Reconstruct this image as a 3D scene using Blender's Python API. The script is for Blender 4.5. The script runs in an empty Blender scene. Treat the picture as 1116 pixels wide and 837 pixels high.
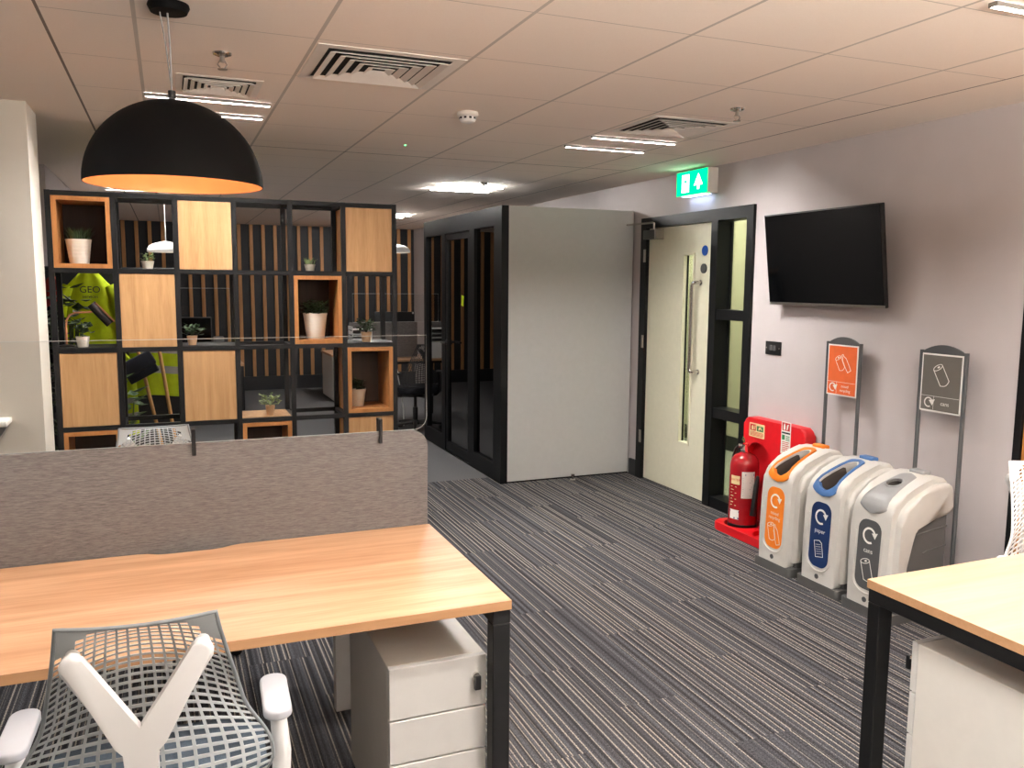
import bpy, bmesh, math, random
from mathutils import Vector, Matrix
PI = math.pi
SC = bpy.context.scene
C = SC.collection
rnd = random.Random(11)

# ------------------------------------------------------------------ colours
def lin(c):
    out = []
    for v in c[:3]:
        v = v / 255.0
        out.append(v / 12.92 if v <= 0.04045 else ((v + 0.055) / 1.055) ** 2.4)
    return (out[0], out[1], out[2], 1.0)

def new_mat(name):
    m = bpy.data.materials.new(name)
    m.use_nodes = True
    nt = m.node_tree
    return m, nt, nt.nodes['Principled BSDF']

def N(nt, kind, **kw):
    n = nt.nodes.new(kind)
    for k, v in kw.items():
        setattr(n, k, v)
    return n

def mat(name, col, rough=0.5, metal=0.0, spec=0.5, var=0.05, scale=25.0, bump=0.0, coat=0.0):
    m, nt, b = new_mat(name)
    L = nt.links
    tc = N(nt, 'ShaderNodeTexCoord')
    no = N(nt, 'ShaderNodeTexNoise')
    no.inputs['Scale'].default_value = scale
    no.inputs['Detail'].default_value = 3
    L.new(tc.outputs['Object'], no.inputs['Vector'])
    r = N(nt, 'ShaderNodeValToRGB')
    c = lin(col)
    r.color_ramp.elements[0].position = 0.3
    r.color_ramp.elements[1].position = 0.7
    r.color_ramp.elements[0].color = tuple(max(0, x * (1 - var)) for x in c[:3]) + (1,)
    r.color_ramp.elements[1].color = tuple(min(1, x * (1 + var)) for x in c[:3]) + (1,)
    L.new(no.outputs['Fac'], r.inputs['Fac'])
    L.new(r.outputs['Color'], b.inputs['Base Color'])
    b.inputs['Roughness'].default_value = rough
    b.inputs['Metallic'].default_value = metal
    b.inputs['Specular IOR Level'].default_value = spec
    if coat:
        b.inputs['Coat Weight'].default_value = coat
        b.inputs['Coat Roughness'].default_value = 0.08
    if bump:
        bp = N(nt, 'ShaderNodeBump')
        bp.inputs['Strength'].default_value = bump
        bp.inputs['Distance'].default_value = 0.002
        no2 = N(nt, 'ShaderNodeTexNoise')
        no2.inputs['Scale'].default_value = scale * 8
        L.new(tc.outputs['Object'], no2.inputs['Vector'])
        L.new(no2.outputs['Fac'], bp.inputs['Height'])
        L.new(bp.outputs['Normal'], b.inputs['Normal'])
    return m

def wood(name, light, dark, axis='x', scale=1.0, rough=0.45, contrast=1.0):
    m, nt, b = new_mat(name)
    L = nt.links
    tc = N(nt, 'ShaderNodeTexCoord')
    mp = N(nt, 'ShaderNodeMapping')
    s = {'x': (1.2, 16, 16), 'y': (16, 1.2, 16), 'z': (16, 16, 1.2)}[axis]
    mp.inputs['Scale'].default_value = tuple(k * scale for k in s)
    L.new(tc.outputs['Object'], mp.inputs['Vector'])
    n1 = N(nt, 'ShaderNodeTexNoise')
    n1.inputs['Scale'].default_value = 1.0
    n1.inputs['Detail'].default_value = 5
    n1.inputs['Roughness'].default_value = 0.6
    n1.inputs['Distortion'].default_value = 0.35
    L.new(mp.outputs['Vector'], n1.inputs['Vector'])
    n2 = N(nt, 'ShaderNodeTexNoise')
    n2.inputs['Scale'].default_value = 7.0
    n2.inputs['Detail'].default_value = 2
    L.new(mp.outputs['Vector'], n2.inputs['Vector'])
    mx = N(nt, 'ShaderNodeMath', operation='MULTIPLY_ADD')
    mx.inputs[1].default_value = 0.25
    L.new(n2.outputs['Fac'], mx.inputs[0])
    L.new(n1.outputs['Fac'], mx.inputs[2])
    r = N(nt, 'ShaderNodeValToRGB')
    r.color_ramp.elements[0].position = 0.62 - 0.22 * contrast
    r.color_ramp.elements[1].position = 0.62 + 0.2 * contrast
    r.color_ramp.elements[0].color = lin(dark)
    r.color_ramp.elements[1].color = lin(light)
    L.new(mx.outputs[0], r.inputs['Fac'])
    L.new(r.outputs['Color'], b.inputs['Base Color'])
    b.inputs['Roughness'].default_value = rough
    b.inputs['Specular IOR Level'].default_value = 0.35
    return m

def emit(name, col, strength):
    m = bpy.data.materials.new(name)
    m.use_nodes = True
    nt = m.node_tree
    nt.nodes.clear()
    e = N(nt, 'ShaderNodeEmission')
    e.inputs['Color'].default_value = lin(col)
    e.inputs['Strength'].default_value = strength
    o = N(nt, 'ShaderNodeOutputMaterial')
    nt.links.new(e.outputs[0], o.inputs['Surface'])
    return m

def glass(name, tint=(255, 255, 255), f0=0.04, refl=1.0, rough=0.0):
    # thin sheet: tinted see-through plus a facing-angle reflection
    m = bpy.data.materials.new(name)
    m.use_nodes = True
    nt = m.node_tree
    nt.nodes.clear()
    t = N(nt, 'ShaderNodeBsdfTransparent')
    t.inputs['Color'].default_value = lin(tint)
    g = N(nt, 'ShaderNodeBsdfGlossy')
    g.inputs['Roughness'].default_value = rough
    fr = N(nt, 'ShaderNodeFresnel')
    fr.inputs['IOR'].default_value = (1 + math.sqrt(f0)) / (1 - math.sqrt(f0))
    ml = N(nt, 'ShaderNodeMath', operation='MULTIPLY')
    ml.inputs[1].default_value = refl
    ml.use_clamp = True
    nt.links.new(fr.outputs[0], ml.inputs[0])
    mix = N(nt, 'ShaderNodeMixShader')
    nt.links.new(ml.outputs[0], mix.inputs[0])
    nt.links.new(t.outputs[0], mix.inputs[1])
    nt.links.new(g.outputs[0], mix.inputs[2])
    o = N(nt, 'ShaderNodeOutputMaterial')
    nt.links.new(mix.outputs[0], o.inputs['Surface'])
    return m

# ------------------------------------------------------------------ mesh builder
class MB:
    def __init__(self):
        self.bm = bmesh.new()

    def _bevel(self, geom_faces, bev, seg, edges=None):
        if bev > 0:
            es = edges if edges is not None else list({e for f in geom_faces for e in f.edges})
            bmesh.ops.bevel(self.bm, geom=es, offset=bev, segments=seg, profile=0.5, affect='EDGES', clamp_overlap=True)

    def box(self, x0, x1, y0, y1, z0, z1, bev=0.0, seg=2, M=None):
        x0, x1 = min(x0, x1), max(x0, x1)
        y0, y1 = min(y0, y1), max(y0, y1)
        z0, z1 = min(z0, z1), max(z0, z1)
        P = [(x0, y0, z0), (x1, y0, z0), (x1, y1, z0), (x0, y1, z0), (x0, y0, z1), (x1, y0, z1), (x1, y1, z1), (x0, y1, z1)]
        if M is not None:
            P = [M @ Vector(p) for p in P]
        v = [self.bm.verts.new(p) for p in P]
        F = [(3, 2, 1, 0), (4, 5, 6, 7), (0, 1, 5, 4), (1, 2, 6, 5), (2, 3, 7, 6), (3, 0, 4, 7)]
        fs = [self.bm.faces.new([v[i] for i in f]) for f in F]
        self._bevel(fs, bev, seg)
        return self

    def prism(self, pts, w0, w1, fn, bev=0.0, seg=2, capbevel_only=False):
        # polygon pts (u,v) extruded from w0 to w1; fn(u,v,w) -> xyz
        a = [self.bm.verts.new(fn(u, v, w0)) for u, v in pts]
        b = [self.bm.verts.new(fn(u, v, w1)) for u, v in pts]
        n = len(pts)
        fs = [self.bm.faces.new(a[::-1]), self.bm.faces.new(b)]
        caps = list(fs)
        for i in range(n):
            j = (i + 1) % n
            fs.append(self.bm.faces.new([a[i], a[j], b[j], b[i]]))
        if bev > 0:
            es = {e for f in caps for e in f.edges} if capbevel_only else {e for f in fs for e in f.edges}
            self._bevel(fs, bev, seg, list(es))
        return self

    def cyl(self, p0, p1, r0, r1=None, n=20, caps=True):
        r1 = r0 if r1 is None else r1
        p0, p1 = Vector(p0), Vector(p1)
        d = (p1 - p0).normalized()
        a = d.orthogonal().normalized()
        b = d.cross(a)
        A, B = [], []
        for i in range(n):
            t = 2 * PI * i / n
            o = a * math.cos(t) + b * math.sin(t)
            A.append(self.bm.verts.new(p0 + o * r0))
            B.append(self.bm.verts.new(p1 + o * r1))
        for i in range(n):
            j = (i + 1) % n
            self.bm.faces.new([A[i], A[j], B[j], B[i]])
        if caps:
            self.bm.faces.new(A[::-1])
            self.bm.faces.new(B)
        return self

    def lathe(self, prof, c=(0, 0, 0), n=32, closed=False, flip=False, M=None):
        c = Vector(c)
        rings = []
        for r, z in prof:
            if r < 1e-6:
                p = c + Vector((0, 0, z))
                rings.append([self.bm.verts.new(M @ p if M else p)])
            else:
                ring = []
                for i in range(n):
                    p = c + Vector((r * math.cos(2 * PI * i / n), r * math.sin(2 * PI * i / n), z))
                    ring.append(self.bm.verts.new(M @ p if M else p))
                rings.append(ring)
        pairs = list(zip(rings[:-1], rings[1:]))
        if closed:
            pairs.append((rings[-1], rings[0]))
        for A, B in pairs:
            for i in range(n):
                j = (i + 1) % n
                if len(A) == 1 and len(B) == 1:
                    continue
                if len(A) == 1:
                    f = [A[0], B[j], B[i]]
                elif len(B) == 1:
                    f = [A[i], A[j], B[0]]
                else:
                    f = [A[i], A[j], B[j], B[i]]
                self.bm.faces.new(f[::-1] if flip else f)
        return self

    def tube(self, path, r, n=10, closed=False, caps=True, flat=None):
        # swept circle (or ellipse: flat=(ra, rb, up)) along a path; r may be a list
        P = [Vector(p) for p in path]
        m = len(P)
        rs = r if isinstance(r, (list, tuple)) else [r] * m
        T = []
        for i in range(m):
            if closed:
                t = P[(i + 1) % m] - P[i - 1]
            else:
                t = P[min(i + 1, m - 1)] - P[max(i - 1, 0)]
            T.append(t.normalized())
        a = T[0].orthogonal().normalized()
        if flat:
            u = Vector(flat[2])
            a = (u - T[0] * u.dot(T[0])).normalized()
        rings = []
        for i in range(m):
            if flat:
                u = Vector(flat[2])
                a = (u - T[i] * u.dot(T[i])).normalized()
            else:
                a = (a - T[i] * a.dot(T[i])).normalized()
            b = T[i].cross(a)
            ring = []
            for k in range(n):
                t = 2 * PI * k / n
                if flat:
                    o = a * math.cos(t) * flat[0] * rs[i] + b * math.sin(t) * flat[1] * rs[i]
                else:
                    o = (a * math.cos(t) + b * math.sin(t)) * rs[i]
                ring.append(self.bm.verts.new(P[i] + o))
            rings.append(ring)
        pr = list(zip(rings[:-1], rings[1:]))
        if closed:
            pr.append((rings[-1], rings[0]))
        for A, B in pr:
            for k in range(n):
                j = (k + 1) % n
                self.bm.faces.new([A[k], A[j], B[j], B[k]])
        if caps and not closed:
            self.bm.faces.new(rings[0][::-1])
            self.bm.faces.new(rings[-1])
        return self

    def quad(self, pts):
        self.bm.faces.new([self.bm.verts.new(p) for p in pts])
        return self

    def grid(self, fn, nu, nv, thick=0.0):
        # surface fn(i/nu, j/nv); optional second skin along fn's third value
        V = [[self.bm.verts.new(fn(i / nu, j / nv)) for j in range(nv + 1)] for i in range(nu + 1)]
        for i in range(nu):
            for j in range(nv):
                self.bm.faces.new([V[i][j], V[i + 1][j], V[i + 1][j + 1], V[i][j + 1]])
        return self

    def text(self, s, size, fn, extrude=0.0, align='CENTER'):
        # lettering as geometry: fn(u, v, w) -> xyz
        cu = bpy.data.curves.new('t', 'FONT')
        cu.body = s
        cu.size = size
        cu.align_x = align
        cu.align_y = 'CENTER'
        cu.resolution_u = 3
        cu.extrude = extrude
        o = bpy.data.objects.new('t', cu)
        C.objects.link(o)
        dg = bpy.context.evaluated_depsgraph_get()
        me = bpy.data.meshes.new_from_object(o.evaluated_get(dg))
        vs = [self.bm.verts.new(fn(v.co.x, v.co.y, v.co.z)) for v in me.vertices]
        for p in me.polygons:
            try:
                self.bm.faces.new([vs[i] for i in p.vertices])
            except ValueError:
                pass
        bpy.data.objects.remove(o)
        bpy.data.curves.remove(cu)
        bpy.data.meshes.remove(me)
        return self

    def build(self, name, m, parent=None, off=None, smooth=True, angle=35, keep=False):
        """one mesh object. Coordinates are the thing's own frame; off = world point subtracted first."""
        me = bpy.data.meshes.new(name)
        if off is not None:
            o = Vector(off)
            for v in self.bm.verts:
                v.co -= o
        loc = None
        if parent is None and not keep:
            xs = [v.co.x for v in self.bm.verts]; ys = [v.co.y for v in self.bm.verts]; zs = [v.co.z for v in self.bm.verts]
            loc = Vector(((min(xs) + max(xs)) / 2, (min(ys) + max(ys)) / 2, min(zs)))
            for v in self.bm.verts:
                v.co -= loc
        bmesh.ops.recalc_face_normals(self.bm, faces=self.bm.faces[:])
        self.bm.to_mesh(me)
        self.bm.free()
        me.materials.append(m)
        if smooth:
            me.polygons.foreach_set('use_smooth', [True] * len(me.polygons))
            me.set_sharp_from_angle(angle=math.radians(angle))
        ob = bpy.data.objects.new(name, me)
        C.objects.link(ob)
        if loc is not None:
            ob.location = loc
        if parent is not None:
            ob.parent = parent
        return ob

def boolean(ob, cutters, op='DIFFERENCE'):
    for ct in cutters:
        md = ob.modifiers.new('b', 'BOOLEAN')
        md.operation = op
        md.solver = 'EXACT'
        md.object = ct
    bpy.context.view_layer.update()
    dg = bpy.context.evaluated_depsgraph_get()
    me = bpy.data.meshes.new_from_object(ob.evaluated_get(dg))
    ob.modifiers.clear()
    old = ob.data
    me.name = old.name
    ob.data = me
    bpy.data.meshes.remove(old)
    me.polygons.foreach_set('use_smooth', [True] * len(me.polygons))
    me.set_sharp_from_angle(angle=math.radians(35))
    for ct in cutters:
        d = ct.data
        bpy.data.objects.remove(ct)
        bpy.data.meshes.remove(d)
    return ob

def tag(o, label=None, cat=None, group=None, kind=None):
    if label: o['label'] = label
    if cat: o['category'] = cat
    if group: o['group'] = group
    if kind: o['kind'] = kind
    return o

def thing(name, label, cat, loc=(0, 0, 0), rotz=0.0, group=None, kind=None):
    o = bpy.data.objects.new(name, None)
    o.empty_display_size = 0.1
    C.objects.link(o)
    o.location = loc
    o.rotation_euler = (0, 0, rotz)
    return tag(o, label, cat, group, kind)

def dup(root, loc, rotz=0.0, label=None, group=None):
    r = root.copy(); C.objects.link(r)
    r.location = loc; r.rotation_euler = (0, 0, rotz)
    if label: r['label'] = label
    if group: r['group'] = group
    for ch in list(root.children):
        c = ch.copy(); C.objects.link(c); c.parent = r
        for g in list(ch.children):
            d = g.copy(); C.objects.link(d); d.parent = c
    return r

def struct(name, mb, m, label=None, smooth=False):
    o = mb.build(name, m, None, smooth=smooth, keep=True)
    return tag(o, label, None, None, 'structure')

def rrect(x0, x1, y0, y1, r, n=5, corners=(1, 1, 1, 1)):
    # rounded rectangle outline, ccw from bottom-left; corners bl, br, tr, tl
    out = []
    for (cx, cy, a0, on) in ((x0, y0, PI, corners[0]), (x1, y0, 1.5 * PI, corners[1]), (x1, y1, 0, corners[2]), (x0, y1, 0.5 * PI, corners[3])):
        if not on:
            out.append((cx, cy)); continue
        ox = cx + (r if cx == x0 else -r)
        oy = cy + (r if cy == y0 else -r)
        for k in range(n + 1):
            a = a0 + 0.5 * PI * k / n
            out.append((ox + r * math.cos(a), oy + r * math.sin(a)))
    return out

# ------------------------------------------------------------------ materials
WARM = (255, 236, 214)
M_wall = mat('wall_grey_paint', (190, 182, 181), 0.7, var=0.02, scale=6, bump=0.05)
M_wall_pale = mat('wall_pale_paint', (214, 208, 196), 0.7, var=0.02, scale=6)
M_wall_dark = mat('wall_dark_panel', (20, 22, 27), 0.6, var=0.1, scale=8)
M_black = mat('black_powder_coat', (14, 15, 17), 0.5, spec=0.22, var=0.08, scale=40)
M_frame = mat('black_frame_paint', (13, 14, 16), 0.45, spec=0.22, var=0.06, scale=30)
M_skirt = mat('black_skirting', (25, 26, 30), 0.5, var=0.06)
M_white = mat('white_laminate', (226, 222, 214), 0.4, spec=0.4, var=0.015)
M_white_metal = mat('white_metal', (212, 210, 206), 0.4, spec=0.4, var=0.02)
M_podwhite = mat('pod_white_panel', (206, 206, 203), 0.55, spec=0.3, var=0.015)
M_door = mat('door_cream_laminate', (226, 222, 198), 0.5, spec=0.3, var=0.02)
M_corridor = mat('corridor_paint', (204, 200, 176), 0.7, var=0.02)
M_steel = mat('brushed_steel', (178, 172, 165), 0.28, metal=1.0, var=0.05, scale=60)
M_chrome = mat('chrome', (215, 212, 208), 0.15, metal=1.0, var=0.03)
M_desk = wood('beech_desktop', (216, 174, 138), (182, 136, 100), 'x', 0.9, 0.42, 0.85)
M_desk_r = wood('pale_beech_desktop', (186, 160, 134), (168, 142, 114), 'x', 0.9, 0.42)
M_edge = wood('beech_edge', (190, 148, 110), (172, 130, 92), 'x', 1.2, 0.5)
M_oak = wood('oak_panel', (190, 150, 106), (160, 118, 76), 'z', 1.6, 0.5)
M_oak_in = wood('oak_edge', (178, 122, 70), (150, 98, 52), 'z', 1.4, 0.5)
M_cube_back = wood('dark_brown_back', (58, 38, 26), (38, 24, 16), 'z', 1.2, 0.6)  # dark brown backs of the open cubes
M_slat = wood('slat_oak', (198, 146, 96), (168, 118, 72), 'z', 1.0, 0.5)
M_cupboard = wood('door_oak', (190, 134, 70), (160, 106, 50), 'z', 0.8, 0.45)
M_mesh = mat('grey_elastomer', (172, 178, 180), 0.42, spec=0.5, var=0.03)
M_rim = mat('grey_elastomer_rim', (128, 134, 137), 0.4, spec=0.5, var=0.03)
M_tower = mat('white_plastic', (222, 221, 219), 0.38, spec=0.5, var=0.01)
M_arm = mat('pale_grey_pad', (186, 188, 194), 0.45, spec=0.4, var=0.01)
M_seat = mat('slate_seat_fabric', (82, 94, 106), 0.9, spec=0.1, var=0.12, scale=200)
M_castor = mat('castor_black', (22, 22, 24), 0.5)
M_lampblack = mat('lamp_black', (7, 7, 8), 0.7, spec=0.12, var=0.05)
M_copper = mat('lamp_copper_lining', (214, 146, 104), 0.45, metal=0.3, var=0.08, scale=9)
M_red = mat('red_moulded_plastic', (212, 22, 32), 0.4, spec=0.4, var=0.04)
M_redcyl = mat('red_enamel', (158, 22, 30), 0.22, spec=0.5, var=0.03, coat=0.5)
M_paper = mat('paper_white', (228, 224, 214), 0.7, var=0.03)
M_cream = mat('photoluminescent_cream', (228, 206, 154), 0.6, var=0.03)
M_binwhite = mat('bin_white_plastic', (206, 203, 197), 0.42, spec=0.4, var=0.015)
M_bindark = mat('bin_grey_liner', (84, 84, 84), 0.55, spec=0.3, var=0.04)
M_orange = mat('bin_orange', (240, 130, 32), 0.42, var=0.03)
M_orange2 = mat('sign_orange', (226, 104, 50), 0.5, var=0.04)
M_blue = mat('bin_blue', (72, 112, 166), 0.45, var=0.03)
M_navy = mat('label_navy', (14, 44, 92), 0.45, var=0.03)
M_grey = mat('bin_grey', (146, 146, 146), 0.45, var=0.03)
M_dgrey = mat('label_grey', (76, 78, 80), 0.5, var=0.03)
M_dgrey2 = mat('sign_grey', (100, 96, 90), 0.5, var=0.03)
M_ink_white = mat('print_white', (236, 234, 228), 0.6, var=0.01)
M_ink_black = mat('print_black', (24, 24, 26), 0.6)
M_ink_red = mat('print_red', (196, 36, 40), 0.6)
M_ink_green = mat('print_green', (40, 120, 70), 0.6)
M_ink_blue = mat('print_blue', (40, 60, 130), 0.6)
M_pot = mat('white_ceramic', (228, 220, 206), 0.4, spec=0.5, var=0.01)
M_potw = mat('buff_ceramic', (206, 170, 134), 0.5, var=0.03)
M_leaf = mat('leaf_dark_green', (44, 64, 34), 0.5, var=0.35, scale=30)
M_leaf2 = mat('leaf_mid_green', (92, 122, 72), 0.5, var=0.3, scale=30)
M_leaf3 = mat('leaf_grey_green', (140, 158, 108), 0.5, var=0.3, scale=30)
M_soil = mat('soil', (38, 30, 24), 0.95, var=0.3)
M_hivis = mat('hi_vis_fabric', (176, 196, 26), 0.75, spec=0.2, var=0.12, scale=18)
M_reflect = mat('reflective_tape', (150, 148, 140), 0.5, var=0.06)
M_coat = mat('dark_coat_fabric', (24, 25, 30), 0.9, spec=0.1, var=0.3, scale=14)
M_redcloth = mat('red_cloth', (150, 36, 30), 0.85, var=0.2)
M_navycl = mat('navy_bristle', (26, 30, 44), 0.9, var=0.2)
M_handle = wood('broom_wood', (206, 160, 100), (176, 126, 72), 'z', 2, 0.6)
M_screen = mat('screen_glass', (4, 5, 6), 0.06, spec=0.22, var=0.02)
M_plasticb = mat('black_plastic', (18, 18, 20), 0.4, var=0.05)
M_plaster = mat('ceiling_plaster', (238, 233, 226), 0.85, var=0.015, scale=4)
M_ventw = mat('vent_white', (232, 226, 218), 0.5, var=0.02)
M_ventdark = mat('vent_void', (28, 26, 25), 0.9)
M_led = emit('led_diffuser', (255, 251, 247), 540.0)
M_led_far = emit('led_diffuser_far', (255, 251, 246), 230.0)
M_bulb = emit('warm_bulb', (255, 228, 176), 55.0)
M_bulb_w = emit('pale_bulb', (255, 236, 214), 10.0)
M_exit_g = emit('exit_green', (0, 196, 108), 2.3)
M_exit_w = emit('exit_white', (235, 255, 245), 3.2)
M_exit_strip = emit('exit_downlight', (190, 215, 255), 6.0)
M_greenled = emit('green_led', (60, 255, 120), 6.0)
M_acrylic = glass('clear_acrylic', (252, 253, 253), 0.04, 0.3)
M_acrylic_edge = mat('acrylic_edge', (206, 210, 208), 0.25, spec=0.6)
M_pane = glass('clear_pane', (240, 246, 236), 0.04, 0.7)
M_podglass = glass('smoked_pane', (92, 96, 98), 0.05, 1.7)
M_blue_disc = mat('blue_disc', (20, 76, 160), 0.4)
M_grey_disc = mat('grey_disc', (78, 78, 76), 0.4)

# divider fabric: horizontal-ish melange weave
def fabric(name, a, b_, sx=40, sz=700):
    m, nt, b = new_mat(name)
    L = nt.links
    tc = N(nt, 'ShaderNodeTexCoord')
    mp = N(nt, 'ShaderNodeMapping')
    mp.inputs['Scale'].default_value = (sx, sx, sz)
    L.new(tc.outputs['Object'], mp.inputs['Vector'])
    n1 = N(nt, 'ShaderNodeTexNoise')
    n1.inputs['Scale'].default_value = 1.0
    n1.inputs['Detail'].default_value = 4
    n1.inputs['Roughness'].default_value = 0.7
    L.new(mp.outputs['Vector'], n1.inputs['Vector'])
    r = N(nt, 'ShaderNodeValToRGB')
    r.color_ramp.elements[0].position = 0.3
    r.color_ramp.elements[1].position = 0.72
    r.color_ramp.elements[0].color = lin(a)
    r.color_ramp.elements[1].color = lin(b_)
    L.new(n1.outputs['Fac'], r.inputs['Fac'])
    L.new(r.outputs['Color'], b.inputs['Base Color'])
    b.inputs['Roughness'].default_value = 0.95
    b.inputs['Specular IOR Level'].default_value = 0.1
    return m
M_fabric = fabric('divider_melange', (81, 78, 77), (141, 137, 135))

# carpet: stripes along Y in staggered tiles, plain grey beyond y = 6.2
def carpet():
    m, nt, b = new_mat('striped_carpet_tiles')
    L = nt.links
    tc = N(nt, 'ShaderNodeTexCoord')
    sep = N(nt, 'ShaderNodeSeparateXYZ')
    L.new(tc.outputs['Object'], sep.inputs[0])
    def math_(op, a, b=None, clamp=False):
        n = N(nt, 'ShaderNodeMath', operation=op)
        n.use_clamp = clamp
        for i, v in enumerate((a, b)):
            if v is None: continue
            if isinstance(v, (int, float)): n.inputs[i].default_value = v
            else: L.new(v, n.inputs[i])
        return n.outputs[0]
    X, Y = sep.outputs['X'], sep.outputs['Y']
    colid = math_('FLOOR', math_('DIVIDE', X, 0.25))
    # stagger the tile ends column by column
    stag = math_('MULTIPLY', math_('FRACT', math_('MULTIPLY', colid, 0.381)), 1.0)
    rowid = math_('FLOOR', math_('ADD', math_('DIVIDE', Y, 0.95), stag))
    def stripe(freq, seed, lo, hi):
        # 1-D noise across X, offset per tile so stripes break at the seams
        s = math_('ADD', math_('MULTIPLY', X, freq), math_('MULTIPLY', math_('ADD', math_('MULTIPLY', rowid, 17.37), math_('MULTIPLY', colid, 5.11)), seed))
        cb = N(nt, 'ShaderNodeCombineXYZ')
        L.new(s, cb.inputs['X'])
        L.new(math_('MULTIPLY', Y, 0.02), cb.inputs['Y'])
        no = N(nt, 'ShaderNodeTexNoise')
        no.noise_dimensions = '2D'
        no.inputs['Scale'].default_value = 1.0
        no.inputs['Detail'].default_value = 0.0
        L.new(cb.outputs[0], no.inputs['Vector'])
        mr = N(nt, 'ShaderNodeMapRange')
        mr.inputs['From Min'].default_value = lo
        mr.inputs['From Max'].default_value = hi
        L.new(no.outputs['Fac'], mr.inputs['Value'])
        return mr.outputs[0]
    light = stripe(110.0, 1.0, 0.60, 0.69)          # thin pale pinstripes
    mid = stripe(60.0, 2.3, 0.3, 0.7)            # broad blue-grey / charcoal bands
    speck = N(nt, 'ShaderNodeTexNoise')
    mp = N(nt, 'ShaderNodeMapping')
    mp.inputs['Scale'].default_value = (420, 130, 1)
    L.new(tc.outputs['Object'], mp.inputs['Vector'])
    L.new(mp.outputs[0], speck.inputs['Vector'])
    speck.inputs['Scale'].default_value = 1.0
    speck.inputs['Detail'].default_value = 3
    base = N(nt, 'ShaderNodeMixRGB')
    base.inputs[1].default_value = lin((46, 46, 49))
    base.inputs[2].default_value = lin((84, 85, 91))
    L.new(mid, base.inputs[0])
    pin = N(nt, 'ShaderNodeMixRGB')
    pin.inputs[2].default_value = lin((184, 176, 164))
    L.new(math_('MULTIPLY', light, 0.64), pin.inputs[0])
    L.new(base.outputs[0], pin.inputs[1])
    sp = N(nt, 'ShaderNodeMixRGB', blend_type='MULTIPLY')
    sp.inputs[0].default_value = 1.0
    ramp = N(nt, 'ShaderNodeValToRGB')
    ramp.color_ramp.elements[0].position = 0.32
    ramp.color_ramp.elements[0].color = (0.16, 0.16, 0.16, 1)
    ramp.color_ramp.elements[1].position = 0.68
    ramp.color_ramp.elements[1].color = (1.5, 1.48, 1.46, 1)
    L.new(speck.outputs['Fac'], ramp.inputs[0])
    L.new(pin.outputs[0], sp.inputs[1])
    L.new(ramp.outputs[0], sp.inputs[2])
    plain = N(nt, 'ShaderNodeMixRGB')
    plain.inputs[1].default_value = lin((78, 78, 80))
    plain.inputs[2].default_value = lin((112, 112, 114))
    L.new(speck.outputs['Fac'], plain.inputs[0])
    far = math_('GREATER_THAN', Y, 6.25)
    fin = N(nt, 'ShaderNodeMixRGB')
    L.new(far, fin.inputs[0])
    L.new(sp.outputs[0], fin.inputs[1])
    L.new(plain.outputs[0], fin.inputs[2])
    L.new(fin.outputs[0], b.inputs['Base Color'])
    b.inputs['Roughness'].default_value = 0.95
    b.inputs['Specular IOR Level'].default_value = 0.12
    bp = N(nt, 'ShaderNodeBump')
    bp.inputs['Strength'].default_value = 0.4
    bp.inputs['Distance'].default_value = 0.003
    L.new(speck.outputs['Fac'], bp.inputs['Height'])
    L.new(bp.outputs[0], b.inputs['Normal'])
    return m
M_carpet = carpet()

# ceiling tiles: joints on the suspended grid
def ceiling_mat():
    m, nt, b = new_mat('mineral_ceiling_tiles')
    L = nt.links
    tc = N(nt, 'ShaderNodeTexCoord')
    sep = N(nt, 'ShaderNodeSeparateXYZ')
    L.new(tc.outputs['Object'], sep.inputs[0])
    def mth(op, a, b=None):
        n = N(nt, 'ShaderNodeMath', operation=op)
        for i, v in enumerate((a, b)):
            if v is None: continue
            if isinstance(v, (int, float)): n.inputs[i].default_value = v
            else: L.new(v, n.inputs[i])
        return n.outputs[0]
    X, Y = sep.outputs['X'], sep.outputs['Y']
    def line(v, off, step, w):
        f = mth('FRACT', mth('DIVIDE', mth('SUBTRACT', v, off), step))
        d = mth('MULTIPLY', mth('SUBTRACT', 0.5, mth('ABSOLUTE', mth('SUBTRACT', f, 0.5))), step)
        return mth('LESS_THAN', d, w)
    lx = line(X, 0.5, 0.5655, 0.0065)
    ly = line(Y, 2.98, 0.55, 0.0025)
    j = mth('MAXIMUM', lx, ly)
    def edge(v, at, w):
        return mth('LESS_THAN', mth('ABSOLUTE', mth('SUBTRACT', v, at)), w)
    inx = mth('MULTIPLY', mth('GREATER_THAN', X, -0.335), mth('LESS_THAN', X, 3.105))
    j = mth('MULTIPLY', j, inx)
    e = mth('MAXIMUM', edge(X, -0.335, 0.005), edge(X, 3.105, 0.005))
    e = mth('MAXIMUM', e, mth('MULTIPLY', edge(Y, 5.40, 0.006), inx))
    n1 = N(nt, 'ShaderNodeTexNoise')
    n1.inputs['Scale'].default_value = 160
    n1.inputs['Detail'].default_value = 2
    L.new(tc.outputs['Object'], n1.inputs['Vector'])
    r = N(nt, 'ShaderNodeValToRGB')
    r.color_ramp.elements[0].color = lin((240, 228, 216))
    r.color_ramp.elements[1].color = lin((246, 235, 224))
    L.new(n1.outputs['Fac'], r.inputs[0])
    m1 = N(nt, 'ShaderNodeMixRGB')
    m1.inputs[2].default_value = lin((196, 188, 179))
    L.new(j, m1.inputs[0]); L.new(r.outputs[0], m1.inputs[1])
    m2 = N(nt, 'ShaderNodeMixRGB')
    m2.inputs[2].default_value = lin((128, 119, 110))
    L.new(e, m2.inputs[0]); L.new(m1.outputs[0], m2.inputs[1])
    L.new(m2.outputs[0], b.inputs['Base Color'])
    b.inputs['Roughness'].default_value = 0.85
    b.inputs['Specular IOR Level'].default_value = 0.2
    return m
M_ceil = ceiling_mat()

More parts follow.
